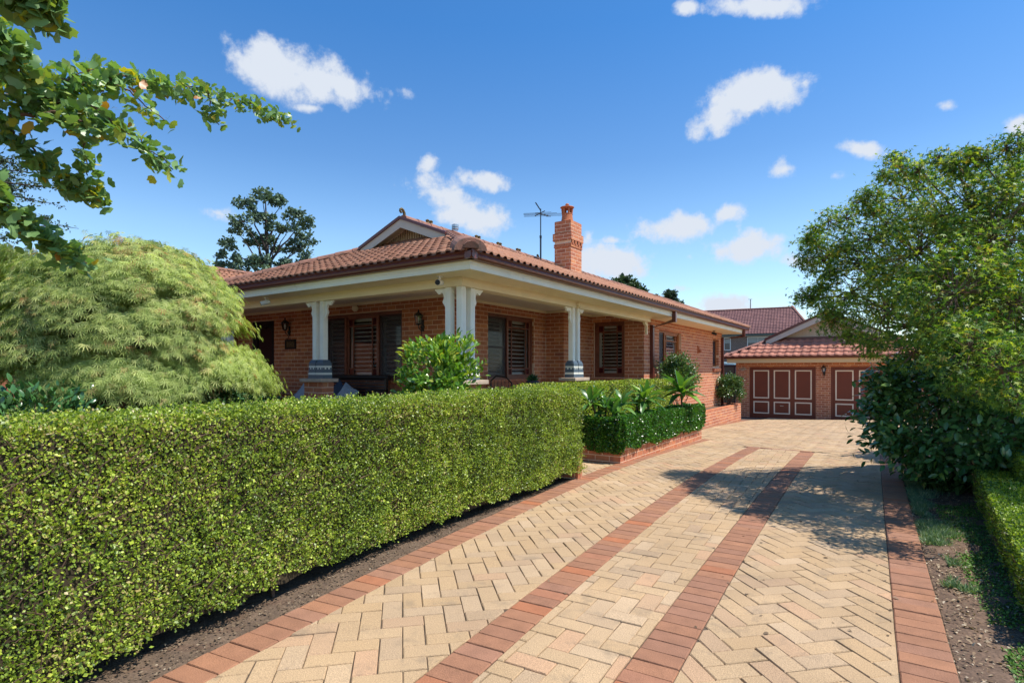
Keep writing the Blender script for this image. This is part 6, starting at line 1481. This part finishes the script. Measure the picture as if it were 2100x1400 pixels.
SP = []; SN = []; SH = []
mb = MB(); top = tb+Vector((0, 0, 1.5))
mb2 = MB(); mb2.tube([tb, tb+Vector((.02, 0, .8)), top], [.13, .11, .09], 9); add('trunk', mb2.me('trunk', M_['bark'], True), None, mp)
for c, r_ in hubs:
    pt = limb_path(top if random.random() < .6 else top+Vector((0, 0, .8)), c, .05, .08); mb.tube(pt, [.045, .036, .028, .02, .014, .009, .005], 5, cap=False)
    k = int((540 if c.z > 2.2 else 640)*r_**2/.25)+55
    for _ in range(int(14+46*r_)):
        a = rndir(1)[0]; e = c+Vector(a)*r_*random.uniform(.6, 1.0); mb.tube(limb_path(c, e, 0, .08, 3), [.006, .005, .003, .0018], 4, cap=False)
        kk = int(k*1.9/(14+46*r_)); cc = np.array(e)
        q = RNG.normal(0, .062 if r_ > .3 else .05, (kk, 3))*np.array([1.25, 1.25, .7]); SP.append(cc+q); SN.append(np.tile(np.array(a), (kk, 1)))
    q = rndir(int(k*.75)); SP.append(np.array(c)+q*(r_*RNG.uniform(.7, 1.08, len(q)))[:, None]); SN.append(q)
add('branches', mb.me('branches', M_['bark']), None, mp)
SP = np.concatenate(SP); SN = np.concatenate(SN); n = len(SP); D = rndir(n)+np.array([0, 0, -.25])+SN*.4; Nn = SN*.4+rndir(n)*.7+UP*.8
t = .54+.24*nfield(SP, 1.6)+.18*nfield(SP, 5)+RNG.normal(0, .22, n)+.12*(SP[:, 2]-2.5); t = np.where(RNG.random(n) < .03, .97, np.clip(t, .02, .93))
leaves(mp, 'foliage', star(), SP, D, Nn, RNG.uniform(.027, .050, n), t, L_['maple'], objs=300)
# generic shrub -----------------------------------------------------
def shrub(name, label, c, rad, n, proto, lsz, lm, objs=0, cat='shrub', stems=14, clump=.16, zoff=0, up=.3, group=None, tintf=None, nclump=None, flat=1.0, shell=.75, stemmat='twig', droop=0, full=False):
    c = Vector(c); base = gw(c.x, c.y) if zoff is None else zoff
    t_ = thing(name, label, cat, (c.x, c.y, base), group=group); nc = nclump or max(12, int(rad[0]*rad[2]/clump**2*2.2))
    q = rndir(nc)
    if not full: q[:, 2] = np.abs(q[:, 2])*1.6-.6
    q = q.copy(); q /= np.linalg.norm(q, axis=1, keepdims=True); cc = q*np.array(rad)*RNG.uniform(shell, 1, (nc, 1)); cc[:, :2] = to_world(np.stack([cc[:, 0], cc[:, 1], cc[:, 2]], 1))[:, :2]; cc += np.array(c)
    k = RNG.integers(0, nc, n); P = cc[k]+RNG.normal(0, clump*.55, (n, 3)); P[:, 2] = np.maximum(P[:, 2], base+.03)
    o = P-np.array(c); o /= np.linalg.norm(o, axis=1, keepdims=True)+1e-6; D = o*.7+rndir(n)*.7+UP*up; Nn = o*.4+rndir(n)*.55+UP*.7; D[:, 2] -= droop
    t = .42+.15*nfield(P, 6)+RNG.normal(0, .2, n)
    if tintf: t = tintf(P, t)
    leaves(t_, 'foliage', proto, P, D, Nn, lsz*RNG.uniform(.65, 1.2, n), np.clip(t, .02, .98), lm, objs=objs)
    mb = MB()
    for i in range(min(stems, nc)):
        e = Vector(cc[i]); s = Vector((c.x+random.gauss(0, .04), c.y+random.gauss(0, .04), base-.02)); mb.tube(limb_path(s, e, .02, .06), [.014, .012, .010, .008, .006, .004, .003], 5, cap=False)
    add('stems', mb.me('stems', M_[stemmat]), None, t_); return t_
c = P_(905, 750, 6.55)
shrub('gardenia_bush', 'bright green glossy-leaved bush in front of the porch corner columns', (c.x, c.y, 1.22), (.52, .46, .62), 3600, ell(.46, .12, .06), .078, L_['gardenia'], objs=300, clump=.10, zoff=0, tintf=lambda P, t: np.clip(t+.22*(P[:, 2]-1.3), .02, .97), shell=.45)
c = P_(1980, 850, 6.9)
shrub('camellia_bush', 'large dark glossy-leaved camellia bush at the right edge of the driveway', (*W(5.62, 6.75), .92), (1.18, 1.0, .92), 15000, ell(.48, .10, .05), .10, L_['camellia'], objs=300, full=True, nclump=150, clump=.19, zoff=-.0, up=-.05, shell=.72, stemmat='bark', stems=26)
shrub('camellia_bush', 'dark shrub standing behind the right-hand bushes and filling the gap under the maple', (*W(7.9, 8.8), 1.1), (1.6, 1.2, 1.3), 5200, ell(.46, .10, .05), .12, L_['camellia'], clump=.2, zoff=-.0, up=0)
shrub('round_bush', 'round small-leaved bush against the side wall beneath its first window', (-4.45, 13.75, 1.22), (.50, .42, .58), 6500, ell(.55, .05, .05), .055, L_['round'], clump=.12, zoff=.1, shell=.35, nclump=90)
shrub('round_bush', 'round flowering bush at the garage end of the long brick planter', (-4.62, 19.75, .74), (.50, .42, .50), 5500, ell(.55, .05, .05), .062, L_['round'], clump=.13, zoff=.2, shell=.35, nclump=80)
for (px, py, d, lab) in ((520, 812, 8.6, 'low leafy shrub growing under the right side of the weeping maple'), (440, 822, 7.9, 'low dark shrub below the maple near the middle of the long hedge')):
    c = P_(px, py, d); shrub('low_shrub', lab, (c.x, c.y, c.z-.22), (.55, .4, .34), 2600, ell(.4, .1, .04), .06, L_['under'], clump=.11, zoff=0, cat='shrub')
for (px, py, d, lab) in ((60, 815, 5.4, 'dark glossy shrub behind the hedge at the left edge of the picture'), (160, 800, 7.8, 'dark green shrub in shade behind the weeping maple trunk'), (330, 820, 7.9, 'dark leafy shrub in shade right of the maple trunk')):
    c = P_(px, py, d); shrub('low_shrub', lab, (c.x, c.y, .72), (.8, .5, .52), 3200, ell(.42, .1, .04), .085, L_['camellia'], clump=.14, zoff=0)
# strap-leaved clump and grasses under the camellia
def grassclump(name, label, n, fr, l0, l1, m, kind=None, cat='plant', wid=1.0, lean=.8):
    P = np.array([fr() for _ in range(n)]); z = np.array([g(d)-.02 for d in P[:, 1]]); X = to_world(np.stack([P[:, 0], P[:, 1], z], 1)); c = X.mean(0)
    D = rndir(n)*lean; D[:, 2] = np.abs(D[:, 2])+.55; Nn = rndir(n); pr = (BL[0]*np.array([wid, 1, 1.6]), BL[1])
    l = RNG.uniform(l0, l1, n); me = instmesh(name, pr[0], pr[1], X, frames(D, Nn), l, np.clip(RNG.normal(.45, .22, n), .02, .98), m)
    return X, me, c
def mondo():
    while True:
        d = random.uniform(3.6, 7.8); k = .5+.5*math.sin(d*4.1)+.35*math.sin(d*11); o = .03+abs(random.gauss(.03, .16)); x = RR(d)+o
        if o < .13+.30*max(0, k) and fractal(Vector((x*4, d*4, 1)), 1, 2, 3) > -.12+(.35 if d < 4.6 else 0): return (x, d)
X, me, c = grassclump('grass', '', 13000, mondo, .025, .075, L_['grass'], lean=1.1, wid=1.2); add('mondo_grass', me, None, kind='stuff')
def clov():
    d = random.uniform(2.4, 6.0); return (RR(d)+.25+abs(random.gauss(.25+.1*math.sin(d*4), .22)), d)
P = np.array([clov() for _ in range(16000)]); z = np.array([g(d)-.012+random.random()*.015 for d in P[:, 1]]); X = to_world(np.stack([P[:, 0], P[:, 1], z], 1)); kp = nfield(X, 3.0, 1) > -.15; X = X[kp]
Nn = rndir(len(X))*.5+UP; me = instmesh('ground_cover', RHr[0], RHr[1], X, frames(rndir(len(X)), Nn), RNG.uniform(.010, .022, len(X)), RNG.random(len(X)), L_['clover']); add('ground_cover', me, None, kind='stuff')
st = thing('clivia_plant', 'strap-leaved plant under the camellia at the driveway edge', 'plant', (*W(5.35, 6.75), 0))
n = 60; D = rndir(n); D[:, 2] = np.abs(D[:, 2])*.5+.35; pf = (np.array([(-.035, 0, 0), (.035, 0, 0), (.045, .4, .06), (-.045, .4, .06), (.03, .75, .0), (-.03, .75, 0), (0, 1, -.14)]), np.array([(0, 1, 2), (0, 2, 3), (3, 2, 4), (3, 4, 5), (5, 4, 6)]))
q0 = np.array([*W(5.1, 6.6), .0])+RNG.normal(0, .09, (n, 3))*np.array([1, 1, 0]); leaves(st, 'foliage', pf, q0, D, UP+rndir(n)*.3, RNG.uniform(.35, .6, n), RNG.uniform(.2, .7, n), L_['round'], objs=60)
# frangipani -----------------------------------------------------------
def frangi(name, label, base, heads):
    t = thing(name, label, 'plant', base); b = Vector(base); mb = MB(); P = []; D = []; Sz = []
    for (dr, dd, dz, k, sz) in heads:
        e = b+Vector((*W(dr, dd), dz)); mb.tube(limb_path(b+Vector((0, 0, -.05)), e, .02, .04, 4), [.024, .022, .020, .018, .016], 7)
        for i in range(k):
            a = i*2.399+random.uniform(-.2, .2); el = R(78-95*((i+.5)/k)**.85+random.uniform(-8, 8)); D.append((math.cos(a)*math.cos(el), math.sin(a)*math.cos(el), math.sin(el))); P.append(e+Vector((math.cos(a)*.014, math.sin(a)*.014, -.05*(i/k)))); Sz.append(sz*random.uniform(.8, 1.12))
    D = np.array(D); add('stems', mb.me('stems', M_['bark']), None, t)
    leaves(t, 'foliage', ell(.27, .26, .035), np.array(P), D, UP+rndir(len(D))*.25+D*.05, np.array(Sz), RNG.uniform(.1, .95, len(D)), L_['frangipani'], objs=200); return t
def fb(px, d, z=.24): r_ = (px-CX)*d/F; return (*W(r_, d), z)
frangi('frangipani', 'many-headed frangipani plant nearest the long hedge, in the brick planter', fb(1240, 9.05), [(-.22, -.05, .66, 17, .34), (.02, 0, .58, 17, .34), (.27, .05, .60, 16, .33), (.12, -.12, .48, 12, .28), (-.1, .1, .72, 12, .28)])
frangi('frangipani', 'middle frangipani plant of the three in the brick planter', fb(1322, 10.1), [(.0, 0, .66, 24, .38), (.10, .1, .52, 9, .30), (-.14, 0, .52, 9, .30)])
frangi('frangipani', 'tallest frangipani plant with one rosette, farthest along the planter', fb(1392, 11.3), [(.06, 0, .74, 30, .50)])
# background trees ---------------------------------------------------------
def backtree(name, label, base, hubs_, lm, n, lsz, trunkr, forks, spread=.5, cat='tree', clump=.35, bark='barkdark', proto=ell(.55, .0, .05)):
    t = thing(name, label, cat, base); b = Vector(base); mb = MB(); hubs_ = [(Vector(h[0]), h[1]) for h in hubs_]; top = max(h[0].z for h in hubs_)
    ax_ = Vector((sum(h[0].x for h in hubs_)/len(hubs_), sum(h[0].y for h in hubs_)/len(hubs_), top))
    tr = MB(); tp_ = [b, b.lerp(ax_, .35)+Vector((random.gauss(0, .2), 0, 0)), b.lerp(ax_, .7), ax_]; tr.tube(tp_, [trunkr, trunkr*.75, trunkr*.4, trunkr*.08], 8); add('trunk', tr.me('trunk', M_[bark], True), None, t)
    P = []
    for h, r_ in hubs_:
        f = max(.05, min(.92, (h.z-b.z)/(top-b.z)*.78-.05)); s = cr(tp_, f); mb.tube(limb_path(s, h, .03, .06), [trunkr*k for k in (.30, .25, .2, .15, .11, .07, .04)], 5, cap=False)
        k = int(n*r_**2/sum(q[1]**2 for q in hubs_)); nc = max(5, int(forks*r_))
        for _ in range(nc):
            a = Vector(rndir(1)[0])*r_*random.uniform(.5, 1); a.z *= .75; e = h+a; mb.tube([h, h.lerp(e, .5), e], [trunkr*.05, trunkr*.035, trunkr*.015], 4, cap=False)
            P.append(np.array(e)+RNG.normal(0, clump*.42, (max(3, k//nc), 3))*np.array([1, 1, .7]))
    P = np.concatenate(P); m = len(P); add('branches', mb.me('branches', M_[bark]), None, t)
    tt = .45+.2*nfield(P, .9)+RNG.normal(0, .2, m); leaves(t, 'foliage', proto, P, rndir(m), rndir(m)+UP*.6, lsz*RNG.uniform(.6, 1.2, m), np.clip(tt, .02, .98), lm); return t
D0 = 38.0
def hub(px, py, d, pr): return (tuple(P_(px, py, d)), pr*d/F)
HB_ = [(505, 420, 22), (540, 405, 24), (575, 415, 22), (600, 440, 20), (500, 455, 22), (545, 450, 26), (590, 470, 24), (625, 455, 18), (635, 490, 16), (610, 505, 22), (630, 525, 16), (520, 490, 26), (565, 500, 26), (485, 475, 14), (470, 505, 18), (450, 520, 14), (478, 535, 20), (505, 530, 24), (455, 548, 16), (540, 540, 22), (580, 545, 20), (615, 550, 14), (500, 565, 20), (520, 575, 16), (560, 580, 14)]
backtree('background_tree', 'tall open-crowned evergreen tree behind the house roof, left of the gable', tuple(P_(558, 700, D0))[:2]+(-.5,), [hub(a, b, D0+random.uniform(-1.5, 1.5), c) for a, b, c in HB_], L_['fargrey'], 9000, .24, .32, 13, clump=.30)
HB_ = [(1255, 588, 20), (1278, 580, 18), (1300, 588, 16), (1315, 600, 12), (1268, 610, 20), (1300, 612, 18), (1242, 603, 14), (1290, 630, 22)]
backtree('background_tree', 'rounded dark tree top showing above the side roof next to the chimney', tuple(P_(1280, 760, 48))[:2]+(-.5,), [hub(a, b, 48+random.uniform(-1, 1), c) for a, b, c in HB_], L_['far'], 11000, .25, .35, 40, clump=.30)
HB_ = [(1345, 612, 10), (1360, 622, 16), (1375, 605, 12), (1385, 625, 16), (1398, 640, 12), (1335, 625, 10), (1408, 645, 10), (1366, 640, 16)]
backtree('background_tree', 'smaller loose green tree top above the roof between chimney and garage', tuple(P_(1368, 760, 55))[:2]+(-.5,), [hub(a, b, 55+random.uniform(-1, 1), c) for a, b, c in HB_], L_['far'], 8000, .24, .35, 26, clump=.30)
# bare-looking conifer at the far left
cb = thing('background_conifer', 'sparse conifer with thin dark twiggy layers behind the ginkgo leaves', 'tree', (*W(-17.0, 16), 0)); b = Vector((*W(-15.9, 16), 0)); mb = MB(); mb.tube([b, b+Vector((0, 0, 6)), b+Vector((.1, 0, 9.5))], [.25, .14, .03], 8); add('trunk', mb.me('trunk', M_['barkdark'], True), None, cb)
mb = MB(); P = []
for k in range(64):
    z = random.uniform(4.2, 9.0); L = (9.6-z)*.45+random.uniform(.4, 1.3); a = random.uniform(0, 2*math.pi); s = b+Vector((0, 0, z)); e = s+Vector((math.cos(a)*L, math.sin(a)*L, random.uniform(-.1, .35))); path = limb_path(s, e, .02, .07); mb.tube(path, [.04, .034, .028, .022, .016, .011, .007], 4, cap=False)
    for _ in range(14):
        u = random.uniform(.25, 1); p = cr(path, u); q = p+Vector((random.gauss(0, .3), random.gauss(0, .3), random.gauss(0, .07))); mb.tube([p, q], [.008, .004], 3, cap=False)
        for v in np.linspace(.2, 1, 4): P.append(np.array(p.lerp(q, v))+RNG.normal(0, .045, (4, 3)))
add('branches', mb.me('branches', M_['barkdark']), None, cb); P = np.concatenate(P); m = len(P)
leaves(cb, 'foliage', RH, P, rndir(m), rndir(m)+UP*.5, RNG.uniform(.06, .12, m), RNG.random(m)*.7, L_['far'])
c = P_(60, 505, 9.4); shrub('russet_tree', 'russet-leaved tree top showing just above the left side of the weeping maple', (c.x, c.y, 2.85), (.9, .6, .35), 1800, lace(), .10, leafm('russet_leaf', [(0, (.24, .10, .06)), (.5, (.34, .17, .10)), (1, (.42, .26, .14))], .3), clump=.2, zoff=0, cat='tree', stems=20, stemmat='bark')
print('objects', len(bpy.data.objects), 'tris', sum(len(m.loops)-2*len(m.polygons) for m in bpy.data.meshes))
